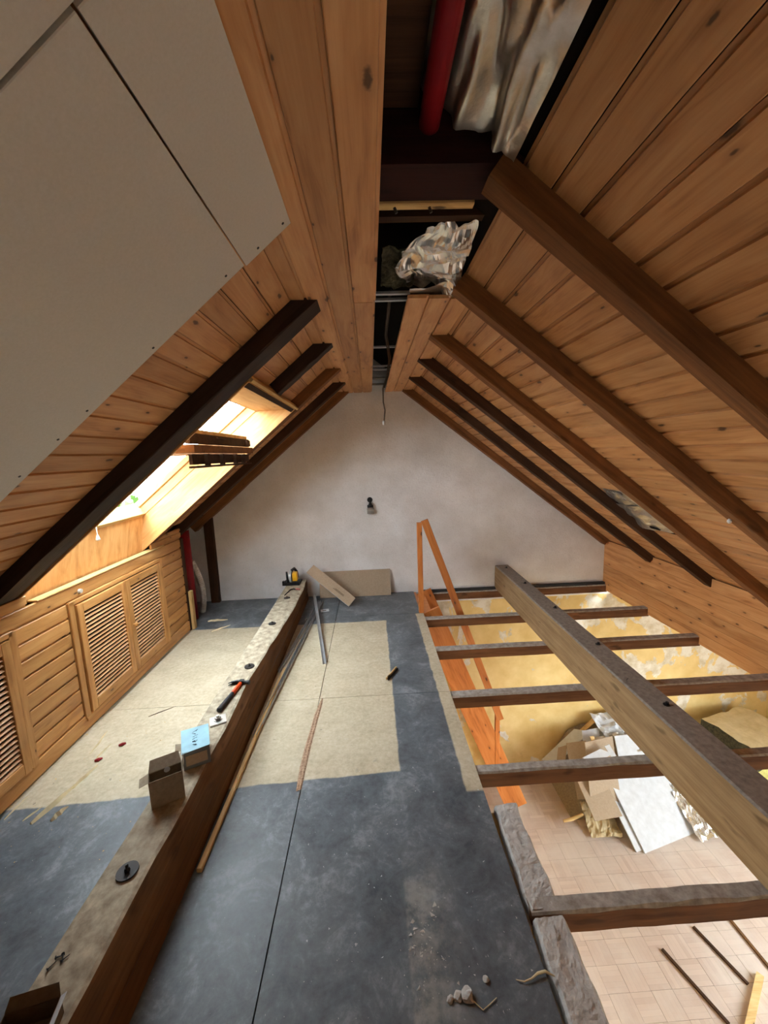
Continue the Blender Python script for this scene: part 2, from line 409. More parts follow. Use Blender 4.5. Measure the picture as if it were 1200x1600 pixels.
# masonry partition under the floor edge, with a rough mortar top
wobj('wall_left', MB().box((.512, YB, ZLOW-.01), (.64, 1.66, -.06)), m_yellow_wall, kind='structure')
wobj('wall_left', MB().box((.30, 1.66, ZLOW-.01), (.44, D-.02, -.152)), m_yellow_wall, kind='structure')
def mortar(y0, y1, x0, x1, z, seed):
    r = random.Random(seed); nu, nv = 90, 14; v = []; f = []
    for i in range(nu+1):
        y = y0+(y1-y0)*i/nu; e0 = x0+mnoise.noise(V((y*9, seed, 0)))*.012; e1 = x1+mnoise.noise(V((y*8, seed+5, 0)))*.014
        if i == nu: y -= .01
        for j in range(nv+1):
            t = j/nv; x = e0+(e1-e0)*t
            q = V((x*14, y*14, seed)); h = mnoise.noise(q)*.007 + mnoise.noise(q*3)*.004 + mnoise.noise(q*7)*.0025
            edge = -.014*(max(0, abs(t-.5)-.45)/.05) - (.02 if i in (0, nu) else 0)
            v.append((x, y+mnoise.noise(V((x*30, seed, 2)))*(.02 if i in (0, nu) else 0), z+h+edge))
    top_n = len(v)
    v += [(a, b, -.07) for a, b, c in v]
    W_ = nv+1
    for i in range(nu):
        for j in range(nv): f.append((i*W_+j, i*W_+j+1, (i+1)*W_+j+1, (i+1)*W_+j))
        for j in (0, nv): f.append((i*W_+j, (i+1)*W_+j, top_n+(i+1)*W_+j, top_n+i*W_+j))
    for i in (0, nu):
        for j in range(nv): f.append((i*W_+j, i*W_+j+1, top_n+i*W_+j+1, top_n+i*W_+j))
    return MB().add(v, f).mesh()
mc = thing('mortar_capping', 'rough grey mortar capping on the masonry beside the dark floor edge', 'mortar', (.58, .9, -.07))
wobj('mortar_bed', mortar(.2, 1.19, .525, .648, -.004, 1), m_mortar, mc)
wobj('mortar_bed', mortar(1.205, 1.66, .53, .645, -.010, 9), m_mortar, mc)
wobj('wall_back', MB().box((-2.6, YB-.15, -.15), (3.4, YB, 3)), m_gable, kind='structure')
wobj('wall_back', MB().box((.3, YB-.15, ZLOW-.05), (5.4, YB, -.15)), m_gable, kind='structure')
wobj('wall_right', MB().box((5.2, YB, ZLOW-.05), (5.35, -.4, 0)).box((5.2, 2.6, ZLOW-.05), (5.35, D, 0)).box((5.2, -.4, ZLOW-.05), (5.35, 2.6, -1.6)).box((5.2, -.4, -.3), (5.35, 2.6, 0)), m_yellow_wall, kind='structure')
wobj('ceiling', MB().box((3.0, YB, -.13), (5.3, D, -.02)), m_gable, kind='structure')
portal('portal_side', (5.22, 1.1, -.95), (-1, 0, 0), 1.3, 3.0)
c0 = PL(1.4, .34, 2.7); portal('portal_roof', c0, -nL, 1.3, 1.6)

# roof shells behind the boards
SH = CO+.018
def shell(side, s0, s1, y0, y1, mb):
    P = PL if side == 'L' else PR
    v = [P(a, o, y) for o in (SH, SH+.05) for a, y in ((s0, y0), (s1, y0), (s1, y1), (s0, y1))]
    mb.add(v, [(0,1,2,3),(7,6,5,4),(0,4,5,1),(1,5,6,2),(2,6,7,3),(3,7,4,0)])
mb = MB()
for a in ((-.5, .60, YB-.1, D+.1), (2.19, 3.3, YB-.1, D+.1), (.60, 2.19, YB-.1, WY0-.012), (.60, 2.19, WY1+.012, D+.1)): shell('L', *a, mb)
rl = wobj('ceiling', mb, m_dark, kind='structure')
mb = MB(); shell('R', -.55, 3.4, YB-.1, D+.1, mb)
rr = wobj('ceiling', mb, m_dark, kind='structure')

# pine boards of the slopes and of the narrow flat ceiling
PW = .105
def board(y0, y1, s_, side, parent, w_=PW):
    if side == 'L': Wm = frame(PL(s_, CO, y0), (0, 1, 0), dL)
    else: Wm = frame(PR(s_, CO, y1), (0, -1, 0), dR)
    plank('ceiling_board', y1-y0, w_-.003, .016, m_clad, Wm, parent, step=.011)
s_ = .085
while s_ < 2.12:
    if s_+PW < .56 or s_ > 2.2: board(YB, D, s_, 'L', rl)
    else:
        board(YB, WY0-.02, s_, 'L', rl); board(WY1+.02, D, s_, 'L', rl)
    s_ += PW
HY0, HY1, HS0, HS1 = 2.62, 3.12, 1.80, 2.22          # torn hole on the right slope
s_ = 0.0; i = 0
while s_ < 3.12:
    if s_+PW > HS0+.02 and s_ < HS1-.02:
        j = rnd.uniform(-.03, .03)
        board(YB, HY0+j, s_, 'R', rr); board(HY1+j, D, s_, 'R', rr)
    else: board(YB, D, s_, 'R', rr)
    s_ += PW; i += 1
def flat(x_hi, x_lo, y0, y1, z=ZC):
    plank('ceiling_board', y1-y0, x_hi-x_lo-.001, .016, m_clad, frame((x_hi, y0, z), (0, 1, 0), (-1, 0, 0)), rl, step=.011)
flat(.058, -.047, YB, 1.955); flat(.055, -.047, 1.96, D)
for a, b in ((-.047, -.152), (-.152, -.257), (-.257, -.335)): flat(a, b, YB, D)
flat(.305, .205, 1.92, D); flat(.41, .305, 1.93, D); flat(.515, .41, 1.94, D)

# right board wall
k = 0; z = .545
wr = wobj('wall_right', MB().box((XW+.02, YB, -.02), (XW+.05, D, .62)), m_dark, kind='structure')
while z > -.02:
    plank('wall_board', D-YB, .1035, .016, m_clad, frame((XW, YB, z), (0, 1, 0), (0, 0, -1)), wr, step=.011)
    z -= .105

# ------------------------------------------------------------------ left knee wall with louvre doors
KE = 3.85                                            # where the panelling stops
kw = wobj('wall_left', MB().box((-2.36, YB, -.1), (-2.34, D, 1.0)), m_concrete, kind='structure')
kzs = [.105+.094*i for i in range(9)]
def kboard(y0, y1, z, h=.0925):
    plank('wall_board', y1-y0, h, .016, m_knee, frame((XK, y1, z), (0, -1, 0), (0, 0, 1)), kw, step=.012)
for z in kzs:
    if z < .80:
        kboard(1.97, 2.355, z); kboard(3.43, KE, z); kboard(YB, 1.0, z)
    else: kboard(1.6, KE, z)
kboard(3.33, KE, .951, .06); kboard(YB, 2.10, .951, .06)
kboard(3.43, KE, 1.012, .04)
plank('plinth_board', KE-YB, .095, .02, m_knee, frame((XK+.004, KE, .008), (0, -1, 0), (0, 0, 1)), kw)
bb = obj('baseboard_left', MB().prism([(0,0),(.018,0),(.016,.008),(.008,.016),(0,.018)], KE-YB+.0), m_knee, frame((XK+.004, YB, 0), (0, 1, 0), (1, 0, 0)), kind='structure')
plank('edge_trim', .40, .05, .03, m_rawpine, frame((XK+.012, KE+.04, 0.002), (0, 0, 1), (0, -1, 0)), kw)
plank('end_post', .95, .05, .04, m_rafdk, frame((XK-.03, KE+.02, 0.0), (0, 0, 1), (0, -1, 0)), kw)
plank('top_strip', 1.36, .010, .06, m_rawpine, frame((XK+.006, 3.52, .952), (0, -1, 0), (0, 0, 1)), kw, label='thin pale strip along the top of the panelling')
# door casings
for y in (2.36, 3.40): plank('door_casing', .775, .045, .022, m_knee, frame((XK+.01, y, .085), (0, 0, 1), (0, 1, 0)), kw)
for z in (.062, .835): plank('door_casing', 1.06, .03, .022, m_knee, frame((XK+.01, 3.43, z), (0, -1, 0), (0, 0, 1)), kw)
plank('door_casing', .775, .045, .022, m_knee, frame((XK+.01, 1.955, .085), (0, 0, 1), (0, 1, 0)), kw)
plank('door_casing', 1.0, .03, .022, m_knee, frame((XK+.01, 1.98, .835), (0, -1, 0), (0, 0, 1)), kw)
wobj('screw_cover', MB().tube([(XK+.002, 2.47, .905), (XK+.018, 2.47, .905)], .014, 12), m_white, kw)

def louvre(y0, y1, label, knob, z0=.1, z1=.828):
    t = thing('louvre_door', label, 'door', (XK+.012, (y0+y1)/2, z0), 'louvred cupboard doors in the knee wall')
    x = XK+.02; sw = .052; th = .022
    for y in (y0, y1-sw): plank('stile', z1-z0, sw, th, m_knee, frame((x, y, z0), (0, 0, 1), (0, 1, 0)), t)
    for z in (z0, z1-.06): plank('rail', y1-y0-2*sw, .06, th, m_knee, frame((x, y1-sw, z), (0, -1, 0), (0, 0, 1)), t)
    n = 22; h = z1-z0-.12; zz = z0+.06
    for i in range(n):
        c = V((x-.016, y0+sw-.004, zz+h*(i+.55)/n))
        plank('louvre_slat', y1-y0-2*sw+.008, .017, .005, m_slat, frame(c, (0, 1, 0), (.76, 0, -.65)), t, c=.0018)
    wobj('cavity_shade_sheet', MB().box((x-.05, y0+.01, z0+.01), (x-.045, y1-.01, z1-.01)), m_dark, t)  # dark sheet added behind the slats, its colour stands for the unlit cavity
    if knob:
        yk = y0+.025
        wobj('knob', MB().tube([(x+.0, yk, .47), (x+.012, yk, .47), (x+.016, yk, .47), (x+.026, yk, .47), (x+.032, yk, .47)], [.008, .007, .014, .016, .009], 12).mesh(True), m_knee, t)
louvre(2.412, 2.902, 'louvred pine door leaf nearer the camera, without knob, of the closed pair under the roof window', False)
louvre(2.906, 3.396, 'louvred pine door leaf with round knob, farther leaf of the pair under the roof window', True)
louvre(1.46, 1.95, 'louvred pine door cut off by the left edge of the photo', False)

# corner beyond the panelling
plank('wall_stud', 1.06, .10, .06, m_rafdk, frame((-1.985, D-.06, 0), (0, 0, 1), (1, 0, 0)), kw)
pp = thing('vertical_duct', 'dark red duct pipe standing in the corner behind the end of the pine panelling', 'pipe', (-2.0, 4.1, 0))
wobj('pipe', MB().tube([(-2.0, 4.12, 0), (-2.0, 4.12, 1.02)], .055, 16).mesh(True), m_red, pp)
wobj('cap', MB().tube([(-2.0, 4.12, .985), (-2.0, 4.12, 1.01)], .06, 16).mesh(True), m_zinc, pp)
fd = thing('flexible_hose', 'silver flexible hose curving down beside the red pipe in the corner', 'hose', (-1.95, 4.25, 0))
pts = []; rs = []
for i in range(60):
    a = i/59; pts.append((-2.0+.075*math.sin(a*2.6), 4.22+.05*a, .62-.60*a+.0)); rs.append(.032+(.003 if i % 2 else 0))
wobj('hose', MB().tube(pts, rs, 14), m_foildirty, fd)

# ------------------------------------------------------------------ rafters
def rafter(side, y0, y1, s0, s1, depth, mat, label, name='rafter', off0=0.0):
    if side == 'L': Wm = frame(PL(s0, off0, y1), dL, (0, -1, 0))
    else: Wm = frame(PR(s0, off0, y0), dR, (0, 1, 0))
    L = s1-s0
    mb = MB(); n = 14; wd = y1-y0; r = random.Random(int(y0*100)+(side == 'L'))
    prof = [(.004, 0), (wd-.004, 0), (wd, .004), (wd, depth), (0, depth), (0, .004)]; v = []; f = []
    for i in range(n+1):
        for k, (a, b) in enumerate(prof):
            jj = .0035 if depth > .05 else .002
            v.append((L*i/n, a+r.uniform(-jj, jj)*(k != 3 and k != 4), b+(r.uniform(-jj, jj*.3) if b < .01 else 0)))
    for i in range(n):
        for k in range(6): f.append((i*6+k, i*6+(k+1) % 6, (i+1)*6+(k+1) % 6, (i+1)*6+k))
    f += [tuple(range(6)), tuple(n*6+k for k in range(6))]
    return obj(name, mb.add(v, f), mat, Wm, label=label, category='rafter', group='exposed rafters of the '+('left' if side == 'L' else 'right')+' slope')
rafter('L', 1.905, 2.055, .0, 2.55, CO, m_rafl, 'heavy dark rafter left of the roof window, longest and blackest of the left slope')
rafter('L', 2.61, 2.70, .0, .472, CO, m_rafl, 'short dark rafter stub ending on the head of the roof window')
rafter('L', 3.335, 3.43, .0, 2.3, CO, m_rafr, 'brown rafter along the far side of the roof window')
rafter('L', 3.955, 4.06, .0, 2.4, CO, m_rafdk, 'blackish rafter between the roof window and the gable, second from the white wall')
rafter('L', 4.53, 4.63, .0, 2.4, CO, m_rafr, 'worn brown rafter on the left lying against the white gable wall')
rafter('R', 1.17, 1.25, -.055, 3.1, CO, m_rafr, 'thick brown rafter nearest the camera on the right slope')
rafter('R', 1.81, 1.89, .0, 3.1, CO, m_rafr, 'second rafter from the camera on the right slope with a white hook on it')
rafter('R', 2.50, 2.58, .0, 3.1, CO, m_rafr, 'third rafter from the camera on the right slope, below the torn foil hole')
rafter('R', 3.10, 3.175, .0, 3.13, CO, m_rafdk, 'fourth rafter on the right slope, ending knotty on the board wall, above the torn hole')
rafter('R', 3.80, 3.875, .0, 3.10, CO, m_rafdk, 'fifth rafter on the right slope, last but one before the gable')
rafter('R', 4.54, 4.63, .0, 3.07, CO, m_rafr, 'thin rafter on the right lying against the white gable wall')

# plasterboard on the near left slope
def pbsheet(s0, s1, y0, y1, label, screws):
    c = PL((s0+s1)/2, -.013, (y0+y1)/2)
    t = thing('plasterboard_sheet', label, 'plasterboard', c, 'white plasterboard sheets on the near left slope')
    mb = MB().prism([(0, 0), (y1-y0-.0015, 0), (y1-y0, .0015), (y1-y0, .0125), (0, .0125), (0, .0015)], s1-s0-.002)
    obj('board', mb, m_pb, frame(PL(s0, -.0125, y1), dL, (0, -1, 0)), t)
    for s2, y in screws:
        obj('screw', MB().disc((0, 0, -.0012), .0042, .002, 10), m_black, frame(PL(s2, -.0125, y), dL, (0, -1, 0)), t)
pbsheet(.006, .190, .60, 1.288, 'narrow upper strip of white plasterboard beside the ridge boards', [(.03, 1.26), (.13, 1.262)])
pbsheet(.193, 1.44, .60, 1.278, 'large lower sheet of white plasterboard over the left slope', [(.255, 1.25), (.56, 1.255), (.84, 1.25), (.97, 1.252), (1.14, 1.25), (1.35, 1.25)])
pbsheet(.006, 1.44, -.62, .592, 'plasterboard sheet in the upper left corner, nearest the camera', [(.35, .57)])

# ------------------------------------------------------------------ roof window (window_1)
wn = thing('window_1', '', '', PL(1.4, .2, 2.7)); del wn['label']; del wn['category']; wn['kind'] = 'structure'
A0, A1 = V((-.60, 0, 2.087)), V((-.908, 0, 2.087)); B0, B1 = V((-1.972, 0, .955)), V((-1.925, 0, 1.273))
def quadslab(q, off, mat, name):
    v = [V(p) for p in q]; v += [p+V(off) for p in v]
    m = MB().add(v, [(0,1,2,3),(7,6,5,4),(0,4,5,1),(1,5,6,2),(2,6,7,3),(3,7,4,0)]).mesh()
    return m
def ply(q, off, lx, ly):                              # panel with its own axes so that the grain follows them
    m = quadslab(q, off, m_ply, ''); Wm = frame(q[0], lx, ly); m.transform(Wm.inverted()); obj('reveal_panel', m, m_ply, Wm, wn)
Y = lambda p, y: V((p.x, y, p.z))
ply([Y(A0, WY1), Y(A1, WY1), Y(B1, WY1), Y(B0, WY1)], (0, .014, 0), dL, (0, 0, 1))
ply([Y(A0, WY0), Y(A1, WY0), Y(B1, WY0), Y(B0, WY0)], (0, -.014, 0), dL, (0, 0, 1))
ply([Y(A0, WY0), Y(A0, WY1), Y(A1, WY1), Y(A1, WY0)], (0, 0, .014), (0, 1, 0), (-1, 0, 0))
ply([Y(B0, WY0), Y(B0, WY1), Y(B1, WY1), Y(B1, WY0)], (-.014, 0, 0), (0, .05, 1), (0, 1, 0))
s_t = (A1-V((XL, 0, ZC))).dot(dL); s_b = (B1-V((XL, 0, ZC))).dot(dL); o_t = (A1-V((XL, 0, ZC))).dot(nL)
def fbar(s0, s1, y0, y1, o0, o1, name='window_frame', mat=m_ply):
    Wm = frame(PL(s0, o0, y1), dL, (0, -1, 0)) if s1-s0 > y1-y0 else frame(PL(s0, o0, y0), (0, 1, 0), dL)
    L, w_ = (s1-s0, y1-y0) if s1-s0 > y1-y0 else (y1-y0, s1-s0)
    plank(name, L, w_, o1-o0, mat, Wm, wn, c=.004)
fbar(s_t-.03, s_b+.03, WY1-.006, WY1+.05, o_t, o_t+.07); fbar(s_t, s_b, WY1-.022, WY1+.05, o_t+.0705, o_t+.115)
fbar(s_t-.03, s_b+.03, WY0-.05, WY0+.006, o_t, o_t+.07); fbar(s_t, s_b, WY0-.05, WY0+.022, o_t+.0705, o_t+.115)
fbar(s_t-.05, s_t+.01, WY0-.05, WY1+.05, o_t+.001, o_t+.115); fbar(s_b-.03, s_b+.05, WY0-.05, WY1+.05, o_t+.001, o_t+.115, mat=m_rawpine)
# sash swung level on its pivots
sx0, sx1, sz = -1.90, -.945, 1.755
sash = obj('sash', None, None, Matrix.Translation((-1.42, 2.7, sz)), wn)
m_sash = m_rafr
def sbar(a, b, mat=m_sash, name='sash_bar', lab=None):
    o = wobj(name, MB().box(a, b), mat, sash)
sbar((sx1-.05, 2.17, sz-.01), (sx1, 3.24, sz+.035)); sbar((sx0, 2.17, sz-.01), (sx0+.06, 3.24, sz+.035))
sbar((sx0+.06, 2.17, sz-.01), (sx1-.05, 2.215, sz+.035)); sbar((sx0+.06, 3.195, sz-.01), (sx1-.05, 3.24, sz+.035))
sbar((sx0+.06, 2.215, sz+.01), (sx1-.05, 3.195, sz+.016), m_glass, 'glass_pane')
wobj('vent_flap', MB().box((-.99, 2.17, sz+.04), (-.965, 3.22, sz+.098)).box((-.964, 2.55, sz+.082), (-.955, 2.72, sz+.09)).box((-.964, 3.12, sz+.045), (-.95, 3.2, sz+.09)), m_rafdk, sash)
wobj('draught_strip', MB().box((-.985, 2.14, sz+.098), (-.975, 3.2, sz+.122)), m_rawpine, sash)
mbx = MB().box((-1.02, 2.26, sz-.075), (-1.0, 3.30, sz-.015)).box((-1.015, 2.24, sz-.095), (-.965, 3.26, sz-.083))
for yy in (2.42, 2.66, 2.92, 3.1): mbx.box((-1.0, yy, sz-.083), (-.975, yy+.03, sz-.014))
wobj('lower_rail', mbx, m_rafdk, sash)
# head trim and batten round the opening
plank('head_trim', 1.27, .02, .05, m_rawpine, frame(PL(.475, -.012, 2.07), (0, 1, 0), dL), wn)
plank('head_trim', 1.20, .035, .03, m_rafdk, frame(PL(.505, .0, 2.09), (0, 1, 0), dL), wn)
cr = thing('pull_cord', 'white pull cord with small drop knob hanging at the roof window', 'cord', (-1.88, 2.69, 1.2))
wobj('cord', MB().tube([(-1.885, 2.69, 1.32), (-1.885, 2.69, 1.225)], .003, 6), m_white, cr)
wobj('knob', MB().tube([(-1.885, 2.69, 1.228), (-1.885, 2.69, 1.21), (-1.885, 2.69, 1.192), (-1.885, 2.69, 1.186)], [.004, .01, .015, .008], 10).mesh(True), m_white, cr)

# tree seen through the open window
tr = thing('tree', 'green leafy tree outside seen low through the open roof window', 'tree', (-8.6, 12.6, -5))
mb = MB(); r = random.Random(3)
for i in range(1500):
    d = V((r.gauss(0, 1), r.gauss(0, 1), r.gauss(0, 1))).normalized()*r.uniform(.5, 1)**.5
    c = V((-8.6, 12.6, -1.5)) + V((d.x*2.6, d.y*2.6, d.z*2.4)); a = V((r.uniform(-1, 1), r.uniform(-1, 1), r.uniform(-1, 1))).normalized()*.16; b = a.orthogonal().normalized()*.09
    mb.add([c-a, c+b, c+a, c-b], [(0, 1, 2, 3)])
wobj('foliage', mb, m_leaf, tr, kind='stuff'); wobj('trunk', MB().tube([(-8.6, 12.6, -6), (-8.6, 12.6, -2)], [.2, .12], 10), m_bark, tr)

# ------------------------------------------------------------------ inside the open ridge
def tbox(name, label, cat, a, b, mat, group=None):
    o = wobj(name, MB().box(a, b), mat, label=label, category=cat)
    if group: o['group'] = group
    return o
tbox('ridge_board', 'brown board above the ceiling gap beside the red pipe', 'board', (-.16, -.6, 2.60), (.165, 1.17, 2.622), m_rafdk)
tbox('collar_beam', 'broad dark collar beam across the open ridge gap where the red pipe ends', 'beam', (-.33, 1.175, 2.47), (.50, 1.33, 2.60), sawn('red_brown_timber', (58,26,20), (30,12,10), .8))
bt = thing('wooden_batten', 'short pale batten with screws under the collar beam in the ridge gap', 'batten', (.2, 1.35, 2.47))
plank('strip', .34, .03, .025, m_rawpine, Matrix.Translation((.02, 1.335, 2.463)), bt)
for x in (.11, .22): wobj('screw', MB().tube([(x, 1.35, 2.463), (x+.006, 1.352, 2.448)], .005, 8), m_steel, bt)
tbox('cross_batten', 'thin brown batten just behind the pale batten in the ridge gap', 'batten', (-.25, 1.465, 2.50), (.46, 1.50, 2.525), m_rafdk)
rp = thing('red_duct', 'long dark red pipe running up inside the open ridge toward the camera', 'pipe', (.2, .4, 2.55))
wobj('pipe', MB().tube([(.195, -1.0, 2.565), (.195, .2, 2.565), (.195, 1.18, 2.565)], .028, 18).mesh(True), m_red, rp)
for k, (y, z) in enumerate(((1.98, 2.45), (2.06, 2.45), (2.92, 2.45), (3.52, 2.45), (3.66, 2.45), (4.05, 2.45), (4.45, 2.46))):
    o = tbox('metal_batten', ['first thin grey batten behind the crumpled foil in the ridge gap', 'second thin grey batten behind the crumpled foil in the ridge gap', 'thin grey batten in the middle of the narrow ridge gap', 'first of two close battens in the far ridge gap', 'second of two close battens in the far ridge gap', 'broad batten near the far end of the ridge gap', 'last grey batten of the ridge gap, against the white gable'][k], 'batten', (-.08, y, z), (.34, y+(.02 if k < 5 else .06), z+.012), m_alu if k < 5 else m_concrete, 'battens across the ridge gap')
# foil lining on the inside of the right slope near the ridge
def foil_fn(u, v_):
    y = -.9+2.06*u; s2 = -.36+.34*v_
    p = PR(s2, .06, y); a = mnoise.noise(V((y*3.2, s2*22, 1)))*.03 + mnoise.noise(V((y*7, s2*34, 4)))*.016 + abs(mnoise.noise(V((y*2, s2*14, 9))))*.05
    return p - nR*a
v, f = grid_sheet(foil_fn, 70, 40)
wobj('foil_lining', mesh(v, f, 'm', True), m_foildirty, label='creased silver foil lining inside the open ridge above the right slope', category='foil')
def crumple(p, ax, ay, amp, seed, nu=30, nv=30, freq=5, lo=None):
    p, ax, ay = V(p), V(ax), V(ay); nn = ax.cross(ay).normalized()
    def fn(u, v_):
        q = V((u*ax.length*freq, v_*ay.length*freq, seed)); c = mnoise.cell_vector(q*1.3)
        h = mnoise.noise(q)*.6 + abs(mnoise.noise(q*2.1))*.5 + (mnoise.voronoi(q*1.4)[0][0])*.5
        e = .03*mnoise.noise(V((u*8, v_*8, seed+3)))
        if lo: u = u+(1-u)*lo(v_)
        return p + ax*(u+e) + ay*(v_-e) + nn*(h*amp)
    return grid_sheet(fn, nu, nv)
v, f = crumple((.14, 1.515, 2.452), (.275, -.03, .0), (.02, .45, -.035), .085, 5, 26, 26, 6.5, lambda t: .35*max(0, 1-t*2.6)+.06*math.sin(t*19)+.45*max(0, t-.72)/.28*.8)
cf = thing('foil_insulation', 'crumpled silver foil hanging out of the ridge gap over the right boards', 'foil', (.27, 1.68, 2.43))
wobj('foil', mesh(v, f), m_foil, cf)
v, f = crumple((.085, 1.70, 2.505), (.15, 0, 0), (0, .26, -.05), .07, 8, 18, 18)
wobj('wool', mesh(v, f), m_wooldk, cf, label='dark sooty wool behind the foil')
v, f = crumple((.21, 1.86, 2.415), (.17, .0, .03), (.02, .12, -.012), .03, 11, 14, 10)
wobj('foil_flap', mesh(v, f), m_foil, cf)
# hanging cable
hc = thing('hanging_cable', 'thin cable hanging from the ridge gap in front of the white gable', 'cable', (.11, 2.5, 1.88))
pts = [(.125, 2.0, 2.47), (.128, 2.25, 2.455), (.126, 2.42, 2.44), (.121, 2.47, 2.40), (.133, 2.49, 2.34), (.142, 2.5, 2.27), (.125, 2.5, 2.17), (.099, 2.5, 2.10), (.097, 2.5, 2.02), (.106, 2.5, 1.97), (.098, 2.5, 1.90)]
wobj('wire', MB().tube(pts, .0045, 8).mesh(True), m_wire, hc)
wobj('wire', MB().tube([(x+.009, y-.004, z+.003) for x, y, z in pts[:8]], .004, 8).mesh(True), m_wire, hc)
wobj('connector', MB().tube([(.098, 2.5, 1.905), (.098, 2.5, 1.880)], .009, 10).mesh(True), m_white, hc)

# torn hole with foil on the right slope
th = thing('foil_board', 'torn hole in the right slope boarding with a sagging grey foil sheet', 'insulation', PR(2.0, .0, 2.85))
def hole_fn(u, v_):
    s2 = HS0-.02+(HS1-HS0+.03)*u; y = HY0-.02+(HY1-HY0+.04)*v_
    return PR(s2, CO+.006-.012*mnoise.noise(V((u*5, v_*5, 2)))-.01*math.sin(u*3.1), y)
v, f = grid_sheet(hole_fn, 14, 14); wobj('foil', mesh(v, f), m_foildirty, th)
def flap_fn(u, v_):
    s2 = 1.98+.33*u*(.6+.4*v_); y = HY0+.01+(.50)*v_
    return PR(s2, CO-.01-.05*u*(1-v_*.4)-.02*mnoise.noise(V((u*4, v_*4, 7))), y)
v, f = grid_sheet(flap_fn, 12, 12); wobj('hanging_flap', mesh(v, f), m_foildirty, th)
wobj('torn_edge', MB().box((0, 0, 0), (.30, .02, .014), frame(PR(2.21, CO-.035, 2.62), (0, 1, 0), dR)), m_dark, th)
v, f = crumple(PR(1.81, CO-.01, 2.86), dR*.10, (0, .18, 0), .03, 21, 10, 10); wobj('foil_scrap', mesh(v, f), m_foil, th)
hk = thing('hook', 'small white hook on the second rafter of the right slope', 'hook', PR(1.763, -.02, 1.87))
obj('hook_bulb', MB().tube([(0, 0, .0), (0, 0, -.008), (0, 0, -.016), (0, 0, -.024)], [.004, .010, .011, .004], 10).mesh(True), m_white, Matrix.Translation(PR(1.763, -.001, 1.865)), hk)

# ------------------------------------------------------------------ joists
jl = ['joist nearest the camera, its top caked with grey mortar, right of the floor edge',
      'second joist from the camera, crossing in front of the debris heap',
      'third joist from the camera over the yellow room',
      'fourth joist from the camera, white dust along its top, crossing the stair rail',
      'fifth joist from the camera, plaster-spattered, at the stair head post',
      'last joist, lying against the foot of the white gable wall']
for k, (y0, y1) in enumerate(((1.195, 1.255), (1.850, 1.905), (2.515, 2.585), (3.178, 3.245), (3.825, 3.893), (4.565, 4.633))):
    x0 = .53 if k in (0,) else -1.95; x1 = XW-.003; n = 30; r = random.Random(k+40)
    zt = -.0085; zb = -.103; mb = MB(); v = []
    for i in range(n+1):
        x = x0+(x1-x0)*i/n; a = r.uniform(-.004, .004); b = r.uniform(-.003, .003); c = r.uniform(-.004, 0)
        v += [(x, y0+b*.5, zb), (x, y0+b, zt-.012), (x, y0+.008+a, zt+c), (x, y1-.004+a*.5, zt+c*.7), (x, y1, zt-.008), (x, y1, zb)]
    for i in range(n):
        for j in range(6):
            mb.add([], [])
            mb.f.append((i*6+j, i*6+(j+1) % 6, (i+1)*6+(j+1) % 6, (i+1)*6+j)); mb.mi.append(1 if j in (1, 2, 3) else 0)
    mb.v += v; mb.f += [tuple(range(6)), tuple(n*6+j for j in range(6))]; mb.mi += [0, 0]
    t = wobj('floor_joist', mb, [m_joist, m_jtop], label=jl[k], category='joist', group='floor joists over the open room')
    if k == 5: wobj('black_strip', MB().box((.56, D-.045, zt+.001), (XW-.01, D-.004, .016)), m_rubber, t)
plank('trimmer', .7, .1, .05, m_orange, frame((.45, 3.94, -.11), (0, 1, 0), (0, 0, 1)), None,
      label='orange timber closing the floor edge behind the stair post', category='board')

# ------------------------------------------------------------------ two big beams lying on the floor and joists
def beam(name, label, secs, mats, fn, n=36):
    t = thing(name, label, 'beam', (secs[0][0], 2, 0))
    v = []; K = None
    for i in range(n+1):
        ring = fn(i/n); K = len(ring); v += ring
    mb = MB(); mb.v = v
    for i in range(n):
        for k in range(K):
            mb.f.append((i*K+k, i*K+(k+1) % K, (i+1)*K+(k+1) % K, (i+1)*K+k)); mb.mi.append(fn.tops[k])
    mb.f += [tuple(range(K)), tuple(n*K+k for k in range(K))]; mb.mi += [0, 0]
    m = mb.mesh(); c = V((secs[0][0], 0, 0))
    m.transform(Matrix.Rotation(-math.pi/2, 4, 'Z'))
    obj('timber', m, mats, Matrix.Rotation(math.pi/2, 4, 'Z'), t)
    return t
HT = .245
def lb(u):
    y = .35+(4.55-.35)*u
    wn_ = mnoise.noise(V((y*2.3, 3, 0)))*.018+mnoise.noise(V((y*6, 5, 0)))*.006
    far = min(1, max(0, (y-2.6)/1.0)); xr = -.862+.055*far+wn_*(1+far); 
    return [(-1.03, y, 0), (-.812, y, .0), (-.818+wn_*.3, y, .10), (-.832+wn_*.6+.02*far, y, .19), (xr, y, HT-.006), (xr-.012, y, HT), (-1.022+wn_*.3, y, HT), (-1.03+wn_*.3, y, HT-.01)]
lb.tops = [0, 0, 0, 0, 1, 1, 1, 0]
bl = beam('tie_beam', 'long waney timber beam on the left floor carrying hammer and boxes', [(-.93,)], [m_beaml, m_btop], lb)
def rb(u):
    y = .35+(4.63-.35)*u; c0_ = 1.445+.040*(y-1.2)/3.4; wn_ = mnoise.noise(V((y*1.7, 13, 0)))*.006
    wd = .168
    return [(c0_, y, 0), (c0_+wd, y, 0), (c0_+wd, y, .282), (c0_+wd-.006, y, .288), (c0_+.012+wn_, y, .288), (c0_+.004+wn_, y, .278), (c0_+wn_*.5, y, .12)]
rb.tops = [0, 0, 0, 1, 1, 0, 0]
br = beam('tie_beam', 'long square beam with grey dusty top lying across the joists on the right', [(1.55,)], [m_beam, m_btopr], rb)
cv = []
